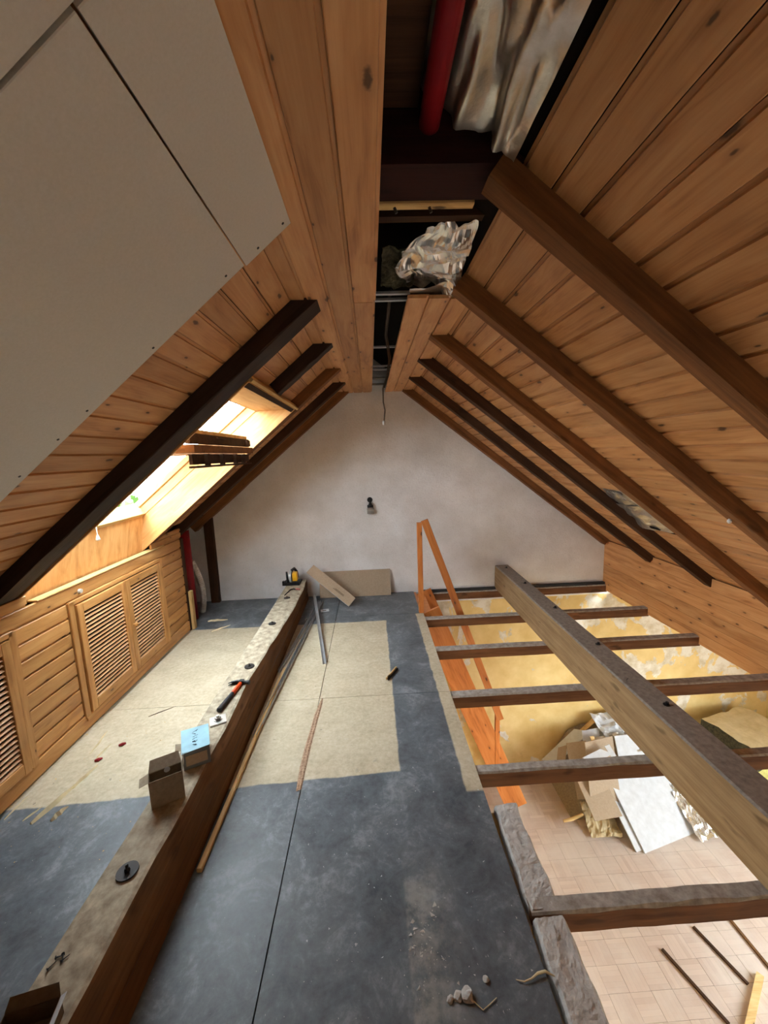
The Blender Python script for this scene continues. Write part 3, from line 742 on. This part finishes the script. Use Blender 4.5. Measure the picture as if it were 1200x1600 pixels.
for i in range(41):
    u = .03+.94*i/40; q = lb(u); a_, b_ = V(q[2]), V(q[3]); p = a_.lerp(b_, .18+.16*mnoise.noise(V((u*5, 2, 2)))); h_ = .0022*(.4+abs(mnoise.noise(V((u*9, 8, 1))))*1.8)
    cv += [p+V((.005, 0, -h_)), p+V((.005, 0, h_))]
wobj('drying_crack', MB().add(cv, [(2*i, 2*i+2, 2*i+3, 2*i+1) for i in range(40)]), m_black, bl)
def washer(par, x, y, z, r, big=False):
    wobj('washer', MB().disc((x, y, z), r, .005, 24, hole=r*.28), m_oldsteel, par)
    wobj('bolt', MB().disc((x, y, z), r*.26, .02 if big else .011, 6).disc((x, y, z+(.02 if big else .011)), r*.13, .012, 10), m_oldsteel, par)
washer(bl, -.935, 1.235, HT+.002, .036, True); washer(bl, -.915, 2.61, HT+.001, .034); washer(bl, -.93, 3.32, HT+.001, .032); washer(bl, -.93, 3.95, HT+.001, .032)
for x, y in ((1.585, 3.93), (1.59, 3.26), (1.583, 2.585), (1.561, 1.90), (1.585, 4.5)):
    wobj('bolt', MB().disc((x, y, .286), .017, .005, 14).disc((x+.003, y, .29), .009, .014, 6), m_black, br)
wobj('crack', MB().add([(1.475, 2.11, .2895), (1.50, 2.14, .2895), (1.53, 2.165, .2895), (1.505, 2.15, .2895)], [(0, 1, 2, 3)]), m_black, br)
pw = thing('plate_washer', 'square zinc plate with a bolt nut on the left beam behind the blue box', 'washer', (-.915, 2.04, HT))
Wm = Matrix.Translation((-.918, 2.04, HT)) @ Matrix.Rotation(.42, 4, 'Z')
obj('plate', MB().prism([(-.04, 0), (.04, 0), (.04, .008), (.037, .010), (-.037, .010), (-.04, .008)], .085, Matrix.Translation((-.0425, 0, 0))), m_zinc, Wm, pw)
obj('nut', MB().disc((0, 0, .010), .023, .004, 20).disc((0, 0, .014), .017, .014, 6).disc((0, 0, .028), .009, .008, 12), m_zinc, Wm, pw)

# ------------------------------------------------------------------ things on the left beam
Wm = Matrix.Translation((-.918, 2.275, HT+.0155)) @ Matrix.Rotation(math.radians(82), 4, 'Z')      # x axis: handle towards the head
hm = thing('claw_hammer', 'claw hammer with orange and black handle lying on the left beam', 'hammer', W=Matrix.Translation((-.918, 2.275, HT)))
obj('grip', MB().tube([(-.165, 0, 0), (-.16, 0, 0), (-.10, 0, 0), (-.03, 0, 0), (.0, 0, 0)], [.013, .0155, .0145, .0125, .012], 14).mesh(True), m_rubber, Wm, hm)
obj('handle', MB().tube([(.0, 0, 0), (.05, 0, 0), (.115, 0, 0)], [.012, .0125, .011], 14).mesh(True), m_orange_p, Wm, hm)
mb = MB().tube([(.122, .0, 0), (.122, -.028, 0), (.122, -.036, 0), (.122, -.05, 0), (.122, -.055, 0)], [.0135, .010, .011, .0145, .0145], 14)
mb.box((.108, -.013, -.011), (.138, .013, .012))
for zz in (-.010, .004): mb.tube([(.122, .01, zz+.002), (.120, .035, zz+.002), (.110, .058, zz+.002), (.094, .078, zz+.002)], [.010, .008, .006, .002], 8)
obj('head', mb, m_black, Wm, hm)

def carton(name, label, c, ang, w_, d, h, mats, lid=None):
    W0 = Matrix.Translation(V(c)) @ Matrix.Rotation(ang, 4, 'Z'); t = thing(name, label, 'box', W=W0); th_ = .0015
    mo, mi_ = mats
    mb = MB().box((0, 0, 0), (w_, d, th_)).box((0, 0, 0), (w_, th_, h)).box((0, d-th_, 0), (w_, d, h)).box((0, 0, 0), (th_, d, h)).box((w_-th_, 0, 0), (w_, d, h))
    obj('carton', mb, mo, W0, t)
    obj('lining', MB().box((th_+.0003, th_+.0003, th_), (th_+.0008, d-th_, h-.003)).box((w_-th_-.0008, th_, th_), (w_-th_-.0003, d-th_, h-.003)).box((th_, d-th_-.0008, th_), (w_-th_, d-th_-.0003, h-.003)), mi_, W0, t)
    return t, W0
t, W0 = carton('open_carton', 'open brown cardboard box on the left beam in front of the blue box', (-.985, 1.485, HT), math.radians(28), .128, .06, .128, (m_card, m_cardin))
def flap(par, W0, p0, p1, dirv, ln, name, mat, th_=.0015):
    p0, p1, dv = V(p0), V(p1), V(dirv).normalized()*ln; n_ = (p1-p0).cross(dv).normalized()*th_
    a = (p1-p0)*.06
    v = [p0, p1, p1+dv-a, p0+dv+a]; v += [q+n_ for q in v]
    return obj(name, MB().add(v, [(0,1,2,3),(7,6,5,4),(0,4,5,1),(1,5,6,2),(2,6,7,3),(3,7,4,0)]), mat, W0, par)
flap(t, W0, (0, .0, .128), (0, .06, .128), (-.9, 0, -.25), .035, 'flap', m_card)
flap(t, W0, (.128, .0, .128), (.128, .06, .128), (.25, 0, .9), .035, 'flap', m_card)
flap(t, W0, (0, .06, .128), (.128, .06, .128), (0, .75, .55), .05, 'flap', m_card)
obj('tab_slot', MB().disc((0, 0, 0), .012, .0015, 16, T=Matrix.Translation((.07, .0575, .118)) @ Matrix.Rotation(math.pi/2, 4, 'X')), m_pbwhite, W0, t)
t, W0 = carton('screw_box', 'screw box with pale blue handwritten lid on the left beam', (-.945, 1.69, HT), math.radians(25), .118, .145, .092, (m_boxgrey, m_cardin))
obj('lid', MB().add([(-.003, -.002, .088), (.121, -.004, .095), (.123, .15, .104), (-.003, .15, .108), (-.003, -.002, .090), (.121, -.004, .097), (.123, .15, .106), (-.003, .15, .110)], [(0,1,2,3),(7,6,5,4),(0,4,5,1),(1,5,6,2),(2,6,7,3),(3,7,4,0)]), m_blue, W0, t)
mb = MB()
for ch in range(6):
    y0_ = .12-.018*ch; r = random.Random(ch+2)
    p = [(.06+r.uniform(-.014, .014), y0_+r.uniform(-.008, .008), .104+.0004*0+(.004)) for _ in range(4)]
    p = [(x, y, .0955+.0105*(y/.15)+.0022+ (x-.06)*.02*0) for x, y, z in p]
    mb.tube(p, .0013, 5)
obj('handwriting', mb, m_ink, W0, t)
flap(t, W0, (0, .02, .09), (0, .075, .09), (-.9, 0, .3), .03, 'flap', m_card)
obj('printed_panel', MB().box((.012, -.0012, .018), (.106, -.0004, .07)).box((.1186, .02, .02), (.1194, .12, .07)), m_pbtan, W0, t)
# torn carton flap near the camera
tc, W0 = carton('torn_carton', 'torn open dark cardboard box at the bottom edge of the photo on the left beam', (-.985, .745, HT), .22, .125, .105, .055, (m_cardin, m_cardin))
flap(tc, W0, (.125, .0, .055), (.125, .105, .055), (.6, .1, .5), .022, 'white_flap', m_pbwhite)
flap(tc, W0, (0, .105, .055), (.125, .105, .055), (0, .5, .8), .03, 'flap', m_cardin)
flap(tc, W0, (.02, .0, .055), (.10, .0, .055), (0, .8, .05), .035, 'flap', m_card)
for k, (x, y, a) in enumerate(((-1.0, .995, .3), (-.985, 1.002, -1.0), (-.978, .985, .9), (-1.003, .968, 1.1))):
    s_ = thing('black_screw', 'black drywall screws lying loose on the left beam near the camera', 'screw', (x, y, HT), 'loose black screws')
    wobj('shank', MB().tube([(x, y, HT+.004), (x+.022*math.cos(a), y+.022*math.sin(a), HT+.003)], [.0025, .0008], 6), m_black, s_)
    wobj('head', MB().tube([(x-.002*math.cos(a), y-.002*math.sin(a), HT+.0045), (x, y, HT+.0045)], .0045, 8), m_black, s_)
# cordless circular saw at the far end of the beam
W0 = Matrix.Translation((-.965, 4.44, HT))
sw = thing('circular_saw', 'yellow and black cordless saw standing on the far end of the left beam', 'power tool', W=W0)
obj('shoe', MB().box((-.10, -.09, 0), (.095, .10, .012)).box((-.10, -.09, .012), (-.075, -.05, .05)).box((-.075, -.085, .012), (.09, -.07, .03)), m_black, W0, sw)
obj('guard_post', MB().tube([(-.045, -.04, .012), (-.05, -.04, .08), (-.055, -.035, .15)], [.016, .013, .010], 10).mesh(True), m_black, W0, sw)
Wc = W0 @ Matrix.Translation((.0, -.02, .085)) @ Matrix.Rotation(math.pi/2, 4, 'Y')
obj('blade_guard', MB().disc((0, 0, -.02), .068, .022, 28), m_alu, Wc, sw)
obj('motor', MB().tube([(.01, -.01, .09), (.025, -.01, .09), (.06, -.01, .09), (.07, -.01, .09)], [.05, .055, .052, .04], 16).mesh(True), m_black, W0, sw)
obj('battery', MB().prism([(-.03, -.045), (.03, -.045), (.036, -.03), (.036, .04), (.028, .05), (-.028, .05), (-.036, .04), (-.036, -.03)], .05, Matrix.Translation((.022, -.065, .10))), m_yellow, W0, sw)
obj('handle', MB().tube([(.05, .06, .05), (.04, .07, .12), (.02, .04, .165), (.0, -.01, .155)], .016, 10).mesh(True), m_black, W0, sw)
ho = thing('crowbar', 'small dark L-shaped tool lying on the far part of the left beam', 'tool', (-.95, 4.12, HT))
wobj('shaft', MB().tube([(-.97, 4.02, HT+.007), (-.95, 4.14, HT+.007), (-.94, 4.19, HT+.008), (-.91, 4.20, HT+.010), (-.875, 4.19, HT+.008)], [.004, .006, .008, .007, .005], 8).mesh(True), m_black, ho)
wobj('grip_end', MB().tube([(-.88, 4.19, HT+.012), (-.835, 4.17, HT+.012)], .011, 8).mesh(True), plain('faded_red', (196,120,110), .6), ho)

# ------------------------------------------------------------------ off-cuts by the gable
t = thing('plasterboard_offcut', 'large tan plasterboard off-cut leaning flat on the white gable wall', 'plasterboard', (-.23, 4.57, 0))
W0 = frame((-.675, 4.555, 0.001), (1, 0, 0), (0, .06, .31)); L_, H_ = .86, .315
obj('board', MB().box((0, 0, -.006), (L_, H_, .006)), m_pbtan, W0, t)
obj('paper_edge', MB().box((L_, 0, -.006), (L_+.001, H_, .006)), m_pbcore, W0, t)
t = thing('plasterboard_offcut', 'narrow tan plasterboard strip with printed mark leaning on the end of the left beam', 'plasterboard', (-.3, 4.3, 0))
p0 = V((-.31, 4.235, .006)); p1 = V((-.79, 4.395, .375)); W0 = frame(p0, p1-p0, (.11, .06, .04)); L_ = (p1-p0).length
obj('board', MB().box((0, 0, -.006), (L_, .125, .006)), m_pbtan, W0, t)
obj('paper_edge', MB().box((0, -.001, -.0062), (L_, .0, .0062)), m_pbwhite, W0, t)
obj('printed_mark', MB().box((.12, .05, .0062), (.27, .056, .0066)).box((.12, .062, .0062), (.25, .068, .0066)).box((.12, .05, -.0066), (.27, .056, -.0062)).box((.12, .062, -.0066), (.25, .068, -.0062)), m_cardin, W0, t)

def channel(label, a, b, w_, h, mat, name='metal_profile', rot=0):
    a, b = V(a), V(b); L = (b-a).length; t_ = .0015
    prof = [(0, 0), (w_, 0), (w_, h), (w_-t_, h), (w_-t_, t_), (t_, t_), (t_, h), (0, h)]
    return obj(name, MB().prism(prof, L), mat, frame(a, b-a, V((0, 0, 1)).cross(b-a)), label=label, category='profile')
channel('long light grey metal profile lying beside the left beam on the floor', (-.768, 2.20, .002), (-.622, 4.40, .002), .024, .028, m_alu)
channel('second light grey metal profile lying tight against the foot of the left beam', (-.785, 2.93, .002), (-.655, 4.42, .002), .022, .025, m_alu)
channel('short light grey metal profile crossing over the long one near the gable', (-.432, 3.03, .002), (-.722, 4.52, .066), .03, .022, m_alu)
plank('wooden_lath', 1.55, .022, .02, m_rawpine, Matrix.Translation((-.795, 1.42, .001)) @ Matrix.Rotation(math.radians(89.2), 4, 'Z') @ Matrix.Translation((0, -.022, 0)), None, label='thin pale wooden lath lying along the foot of the left beam', category='lath')
t = thing('wood_offcut', 'small dark-edged wood piece on the pale floor near the grey strip', 'stick', (.1, 2.82, 0))
plank('strip', .17, .012, .02, m_rawpine, frame((.06, 2.745, .001), (.085, .15, 0), (-.15, .085, 0)), t); plank('dark_edge', .17, .002, .018, m_black, frame((.068, 2.737, .001), (.085, .15, 0), (-.15, .085, 0)), t, c=.0005)
t = thing('paper_scrap', 'small white printed paper scrap on grey floor near the metal profiles', 'paper', (-.57, 4.15, 0))
wobj('paper', MB().box((0, 0, .0), (.09, .07, .002), Matrix.Translation((-.61, 4.12, .0005)) @ Matrix.Rotation(.2, 4, 'Z')), m_pbwhite, t)
wobj('print', MB().box((.02, .02, .0021), (.06, .045, .0025), Matrix.Translation((-.61, 4.12, .0005)) @ Matrix.Rotation(.2, 4, 'Z')), m_cardin, t)
for k, (x, y) in enumerate(((-.70, 3.93), (-.715, 3.55))):
    wobj('wire_ring', MB().tube([(x+.05*math.cos(a*.42), y+.03*math.sin(a*.42)*1.6, .004+.003*(a % 2)) for a in range(15)], .004, 6), m_zinc, label=['loose metal strap ring by the far foot of the left beam', 'second loose metal strap ring by the left beam, nearer the camera'][k], category='ring')

# socket on the gable
t = thing('electrical_box', 'black hole and dangling socket parts on the white gable wall', 'socket', (-.02, 4.6, 1.02))
T0 = Matrix.Translation((-.022, D+.003, 1.165)) @ Matrix.Rotation(math.pi/2, 4, 'X')
obj('wall_hole', MB().disc((0, 0, 0), .032, .006, 20), m_black, T0, t)
wobj('wire', MB().tube([(-.022, D-.005, 1.16), (-.02, D-.04, 1.13), (-.018, D-.03, 1.10)], .006, 8), m_black, t)
wobj('bracket', MB().box((-.055, D-.045, 1.075), (.015, D-.005, 1.105)).tube([(-.02, D-.04, 1.09), (-.02, D-.04, 1.14)], [.03, .012], 12), m_black, t)
wobj('socket_insert', MB().box((-.06, D-.06, 1.005), (.022, D-.006, 1.062)).box((-.045, D-.066, 1.015), (.0, D-.06, 1.05)), m_zinc, t)

# ------------------------------------------------------------------ stair
st = thing('attic_stair', 'steep orange wooden stair with handrail going down through the joists', 'staircase', (1.5, 3.97, ZLOW))
def lean(name, a, b, w_, t_, y, mat=m_orange, par=st):
    a, b = V((a[0], y, a[1])), V((b[0], y, b[1]))
    plank(name, (b-a).length, w_, t_, mat, frame(a, b-a, V((0, 1, 0)).cross(b-a)), par)
# stringers: left edge (.52,.0)->(1.45,-2.55), width .17 measured square to it
def lean2(name, a, b, w_, t_, y):
    a, b = V((a[0], y+t_, a[1])), V((b[0], y+t_, b[1])); d = (b-a).normalized(); side = V((d.z, 0, -d.x))
    if side.x < 0: side = -side
    plank(name, (b-a).length, w_, t_, m_orange, frame(a, d, side) if d.cross(side).y < 0 else frame(a - V((0, t_, 0)), d, side), st)
lean2('stringer', (.44, -.03), (1.43, -2.49), .25, .03, 3.955)
lean2('stringer', (.44, -.03), (1.43, -2.49), .25, .03, 4.53)
for i in range(1, 11):
    q = i/11; x = .46+.99*q; z = -.03-2.46*q
    wobj('tread', MB().box((x+.01, 3.986, z-.03), (x+.21, 4.529, z)), m_orange, st)
plank('newel_post', 1.0, .052, .045, m_orange, frame((.457, 3.966, -.02), (0, 0, 1), (1, 0, 0)), st)
lean2('handrail', (.495, 1.0), (1.30, -1.30), .075, .028, 3.925)
plank('newel_post', .78, .05, .04, m_orange, frame((1.285, 3.95, -1.86), (0, 0, 1), (1, 0, 0)), st)
wobj('tread', MB().box((.50, 3.97, -.05), (.60, 4.53, -.015)), m_orange, st)

# ------------------------------------------------------------------ rubble in the room below
def scrap(label, p0, p1, p2, mat, t_=.012, name='plasterboard_scrap', cat='plasterboard'):
    m = slab3(p0, p1, p2, t_).mesh(); return wobj(name, m, mat, label=label, category=cat, group='broken boards in the rubble heap')
SCRAPS = [
    ('long grey-white board leaning to the left edge of the rubble heap', (2.049, 4.45, -2.283), (2.519, 4.55, -1.952), (2.177, 4.3, -2.207), m_pbwhite),
    ('brown board piece standing in the left part of the rubble heap', (2.29, 4.3, -1.939), (2.532, 4.3, -1.92), (2.243, 4.12, -2.08), m_pbtan),
    ('tan board piece low at the left of the rubble heap', (2.238, 4.4, -2.08), (2.353, 4.4, -2.051), (2.113, 4.2, -2.229), m_pbtan),
    ('tall tan board standing in the rubble heap below the joist', (2.255, 4.1, -2.063), (2.443, 4.1, -2.076), (2.265, 3.95, -2.385), m_pbtan),
    ('broad tan board standing behind the big white sheet', (2.437, 4.15, -1.818), (2.805, 4.2, -1.797), (2.288, 3.7, -2.348), m_pbtan),
    ('white board on the upper left of the rubble heap', (2.536, 4.4, -1.865), (2.75, 4.4, -1.834), (2.485, 4.22, -2.053), m_pbwhite),
    ('tan board lying across the middle of the rubble heap', (2.62, 4.3, -1.881), (2.879, 4.3, -1.863), (2.574, 4.1, -2.042), m_pbtan),
    ('white board above the joist beside the right beam', (2.842, 4.22, -1.815), (3.168, 4.25, -1.825), (2.792, 4.0, -2.055), m_pbwhite),
    ('pinkish wooden slat leaning in the rubble heap', (2.527, 4.2, -1.787), (2.574, 4.2, -1.782), (2.56, 4.08, -1.981), m_rawpine),
    ('small white pointed board piece over the joist', (2.326, 4.0, -1.888), (2.566, 4.05, -1.83), (2.451, 3.95, -1.92), m_pbwhite),
    ('narrow white board piece beside the pointed piece', (2.619, 4.05, -1.8), (2.672, 4.05, -1.778), (2.664, 3.98, -1.894), m_pbwhite),
    ('grey film-faced board near the top of the rubble heap', (2.723, 4.45, -1.88), (3.053, 4.48, -1.897), (2.765, 4.35, -1.913), m_pbwhite),
    ('brown wooden slat sloping up the back of the rubble heap', (2.506, 4.55, -2.053), (2.812, 4.58, -1.8), (2.538, 4.5, -2.044), m_rawpine),
    ('dark tan board at the very bottom of the rubble heap', (2.248, 3.98, -2.125), (2.564, 4.0, -2.106), (2.276, 3.62, -2.327), m_pbtan),
    ('white board hidden partly by the right beam', (3.141, 4.3, -1.898), (3.59, 4.35, -1.922), (3.078, 3.95, -2.283), m_pbwhite),
]
for a in SCRAPS: scrap(*a)

# big white sheet, the sheet under it, crumpled film, foil, mound under the heap
scrap('big white sheet lying slanted on the front of the rubble heap', (2.704, 3.423, -2.538), (3.409, 3.605, -2.538), (2.602, 4.0, -2.074), m_pbwhite, .013)
scrap('second white sheet showing along the left edge under the big one', (2.625, 3.44, -2.538), (3.30, 3.61, -2.538), (2.520, 4.0, -2.10), m_pbwhite, .013)
def mound(u, v_):
    x = 2.15+1.25*u; y = 3.85+.77*v_; e = min(1, 4*u, 4*(1-u))
    h = .62*e*v_**.8*(1-.25*abs(u-.5)) + .10*mnoise.noise(V((x*4, y*4, 3)))*e*v_
    return (x, y, ZLOW+.0+max(0.0, h))
v, f = grid_sheet(mound, 34, 16)
wobj('rubble_mound', mesh(v, f), m_card, label='plaster rubble under the broken boards against the yellow wall', category='rubble', kind='stuff')
v, f = crumple((2.70, 4.50, -1.68), (.52, .0, -.02), (.10, -.34, -.24), .10, 17, 26, 20, 6)
wobj('crumpled_film', mesh(v, f), m_pbwhite, label='crumpled white film on top of the rubble heap', category='film')
v, f = crumple((2.86, 4.30, -1.83), (.32, .0, .0), (.02, -.20, -.10), .06, 27, 16, 12, 6)
wobj('crumpled_film', mesh(v, f), m_foildirty, label='grey crumpled film below the white film on the rubble heap', category='film')
v, f = crumple((3.36, 3.50, -2.545), (.26, .05, .0), (-.06, .62, .30), .07, 33, 16, 20, 8)
wobj('foil_scrap', mesh(v, f), m_foil, label='silver foil scrap on the parquet at the right edge of the big white sheet', category='foil')
v, f = crumple((2.24, 3.62, -2.545), (.33, -.02, .0), (.05, .34, .10), .08, 41, 14, 12, 7)
wobj('torn_paper', mesh(v, f), m_kraft, label='torn tan paper at the foot of the rubble heap', category='paper')
wobj('wood_stick', MB().tube([(2.02, 3.80, -2.50), (2.12, 3.80, -2.48), (2.26, 3.83, -2.46)], [.014, .018, .015], 8), m_rawpine, label='short reddish stick poking out left of the rubble heap', category='stick')

# insulation batts by the yellow wall on the right
def batt(label, c, lx, ly, h, ang, mats, seed):
    W0 = Matrix.Translation(V(c)) @ Matrix.Rotation(ang, 4, 'Z'); t = thing('insulation_batt', label, 'insulation', W=W0, group='stacked insulation batts')
    r = random.Random(seed); mb = MB(); n = 12; v = []; f = []
    for i in range(n+1):
        for j in range(n+1):
            for z in (0, 1):
                x = lx*(i/n-.5); y = ly*(j/n-.5); q = V((x*6, y*6, z*3+seed))
                v.append((x+.03*mnoise.noise(q), y+.03*mnoise.noise(q+V((9, 0, 0))), h*z+(.025*mnoise.noise(q*1.3) if z else 0)))
    K = n+1; I = lambda i, j, z: (i*K+j)*2+z
    top_ = []; rest = []
    for i in range(n):
        for j in range(n):
            top_.append((I(i, j, 1), I(i+1, j, 1), I(i+1, j+1, 1), I(i, j+1, 1))); rest.append((I(i, j, 0), I(i+1, j, 0), I(i+1, j+1, 0), I(i, j+1, 0)))
        for a in (0, n):
            rest += [(I(i, a, 0), I(i+1, a, 0), I(i+1, a, 1), I(i, a, 1)), (I(a, i, 0), I(a, i+1, 0), I(a, i+1, 1), I(a, i, 1))]
    obj('wool', MB().add(v, rest), mats[0], W0, t); obj('facing', mesh([V(q)+V((0, 0, .003)) for q in v], top_, 'm', True), mats[1], W0, t)
batt('kraft-faced insulation batt on top of the stack below the right joists', (4.46, 4.14, -1.99), .72, .62, .24, .25, (m_wooldk, m_kraft), 3)
batt('pale yellow insulation batt second from the top of the stack', (4.42, 4.12, -2.262), .70, .58, .26, .15, (m_wool, m_wool), 5)
batt('yellow insulation batt at the bottom of the stack on the parquet', (4.44, 4.14, ZLOW+.001), .74, .62, .28, .3, (m_wool, m_wool), 8)
v, f = crumple((4.10, 3.82, -1.84), (.36, -.02, .0), (.0, .10, -.10), .06, 51, 14, 8, 8)
wobj('torn_facing', mesh(v, f), m_foil, label='shiny torn foil edge on the front of the top insulation batt', category='foil')

# sticks on the parquet below
for k, (a, b) in enumerate((((2.30, 2.65), (2.463, 2.20)), ((2.686, 2.785), (2.804, 2.40)), ((3.05, 2.84), (3.068, 2.46)))):
    m = MB().box((0, -.011, 0), ((V(b)-V(a)).length, .011, .014), frame((a[0], a[1], ZLOW+.0005), (b[0]-a[0], b[1]-a[1], 0), V((0, 0, 1)).cross(V((b[0]-a[0], b[1]-a[1], 0)))))
    wobj('dark_strip', m, [m_rafdk, m_rafdk, m_beaml][k], label=['long dark strip lying on the parquet, nearest the mortar', 'second dark strip on the parquet, farther right', 'reddish strip on the parquet at the right edge of the photo'][k], category='strip')
m = MB().box((0, 0, 0), (.62, .045, .03), frame((2.46, 2.05, ZLOW+.0005), (.48, .36, 0), (-.36, .48, 0)))
wobj('pale_batten', m, m_rawpine, label='pale new batten lying on the parquet in the bottom right corner', category='batten')

# splinters and chips
spl = [((-1.700, 1.70), (-1.655, 1.935), .017, 'long pale splinter of wood across the edge of the beige floor on the left'),
       ((-1.655, 1.90), (-1.63, 2.06), .012, 'pale splinter just beyond the longest splinter on the left floor'),
       ((-1.735, 2.15), (-1.765, 2.35), .008, 'thin pale splinter farthest along the left floor by the doors'),
       ((-1.675, 2.11), (-1.665, 2.23), .007, 'short splinter beside a red plastic bit on the left floor'),
       ((-1.572, 2.47), (-1.435, 2.57), .004, 'hair-thin dark splinter near the floor joint on the left'),
       ((-1.86, 1.735), (-1.86, 1.87), .006, 'bent pale splinter close to the skirting at the left edge'),
       ((-1.76, 1.72), (-1.73, 1.80), .006, 'small crooked splinter left of the longest splinter'),
       ((-1.62, 1.71), (-1.60, 1.79), .016, 'stubby wood chip right of the longest splinter'),
       ((-1.80, 4.02), (-1.60, 4.04), .016, 'pale wood strip on grey floor before the dark corner stud'),
       ((-1.66, 3.76), (-1.52, 3.90), .010, 'pale splinter on the far end of the left floor')]
for k, (a, b, h, lab) in enumerate(spl):
    a, b = V((*a, 0)), V((*b, 0)); d = (b-a); L = d.length; h *= 1.5; s_ = V((-d.y, d.x, 0)).normalized()*h; v = []; r = random.Random(k)
    for i in range(7):
        t_ = i/6; w_ = (.35+.65*math.sin(t_*3.0+.15))*(1-.4*t_); p = a+d*t_+s_*r.uniform(-.25, .25)
        v += [p-s_*w_*.6+V((0, 0, .0005)), p+s_*w_*.6+V((0, 0, .0005)), p+V((0, 0, .0005+h*w_))]
    f = []
    for i in range(6):
        for j in range(3): f.append((i*3+j, i*3+(j+1) % 3, (i+1)*3+(j+1) % 3, (i+1)*3+j))
    f += [(0, 1, 2), (18, 19, 20)]
    wobj('splinter', MB().add(v, f), m_rafdk if k == 4 else m_splint, label=lab, category='splinter')
for (x, y, lab) in ((-1.665, 2.085, 'small red plastic bit among the splinters on the left floor'), (-1.60, 2.20, 'dark red bit on the left floor beyond the other red bit')):
    wobj('plastic_bit', MB().tube([(x, y, .008), (x+.018, y+.006, .009), (x+.03, y+.02, .006)], [.006, .010, .004], 8), m_red, label=lab, category='plastic')
def chips(n, x0, x1, y0, y1, smin, smax, mat, label, seed, bias=None):
    r = random.Random(seed); mb = MB()
    for i in range(n):
        x = r.uniform(x0, x1); y = r.uniform(y0, y1)
        if bias: x = r.gauss(*bias[0]); y = r.gauss(*bias[1])
        s_ = smin+(smax-smin)*r.random()**3; p = V((x, y, .0))
        q = [p+V((r.uniform(-1, 1)*s_, r.uniform(-1, 1)*s_, r.uniform(.1, .5)*s_)) for _ in range(4)]
        q[0].z = q[1].z = .0003
        mb.add(q, [(0, 1, 2), (0, 1, 3), (0, 2, 3), (1, 2, 3)])
    wobj('debris_chips', mb, mat, label=label, category='debris', kind='stuff')
chips(170, -.4, .5, .85, 1.9, .0015, .007, m_pbwhite, 'scattered tiny white plaster chips on the dark grey floor', 2)
chips(70, 0, 0, 0, 0, .003, .013, m_mortar, 'cluster of plaster crumbs in the dusty patch of the dark floor', 3, ((.13, .045), (1.09, .07)))
chips(150, -1.88, -1.1, 1.5, 3.0, .002, .009, m_rawpine, 'scattered pale wood chips on the left floor by the louvred doors', 5)
chips(90, -1.88, .4, 2.0, 4.5, .002, .006, m_rafdk, 'tiny dark crumbs over the beige floor', 7)
for k, (x, y, s_, lab) in enumerate(((.235, .985, .020, 'largest grey plaster lump of three at the bottom of the dark floor'), (.205, .985, .014, 'middle grey plaster lump at the bottom of the dark floor'), (.18, .980, .011, 'leftmost grey plaster lump at the bottom of the dark floor'), (.305, 1.02, .010, 'small white plaster lump right of the three grey lumps'))):
    bm = bmesh.new(); bmesh.ops.create_icosphere(bm, subdivisions=2, radius=s_)
    for q in bm.verts: q.co = q.co*(1+.5*mnoise.noise(q.co*90+V((k*5, 0, 0)))); q.co.z = max(q.co.z*.7, -.3*s_)+.3*s_
    m = bpy.data.meshes.new('m'); bm.to_mesh(m); bm.free(); m.transform(Matrix.Translation((x, y, 0)))
    wobj('plaster_lump', m, m_mortar, label=lab, category='rubble')
wobj('string', MB().tube([(.24, 1.0, .004), (.25, .972, .003), (.275, .950, .003), (.30, .962, .003), (.325, .975, .003)], [.003, .002, .0015, .0015, .001], 6), m_splint, label='thin bent fibre on the dark floor by the plaster lumps', category='fibre')
wobj('string', MB().tube([(.40, 1.012, .004), (.425, 1.005, .006), (.45, 1.01, .007), (.475, 1.02, .010), (.50, 1.022, .012), (.527, 1.012, .006)], [.0015, .002, .0025, .004, .0045, .002], 8), m_splint, label='pale curled string lying across the floor edge near the mortar', category='fibre')
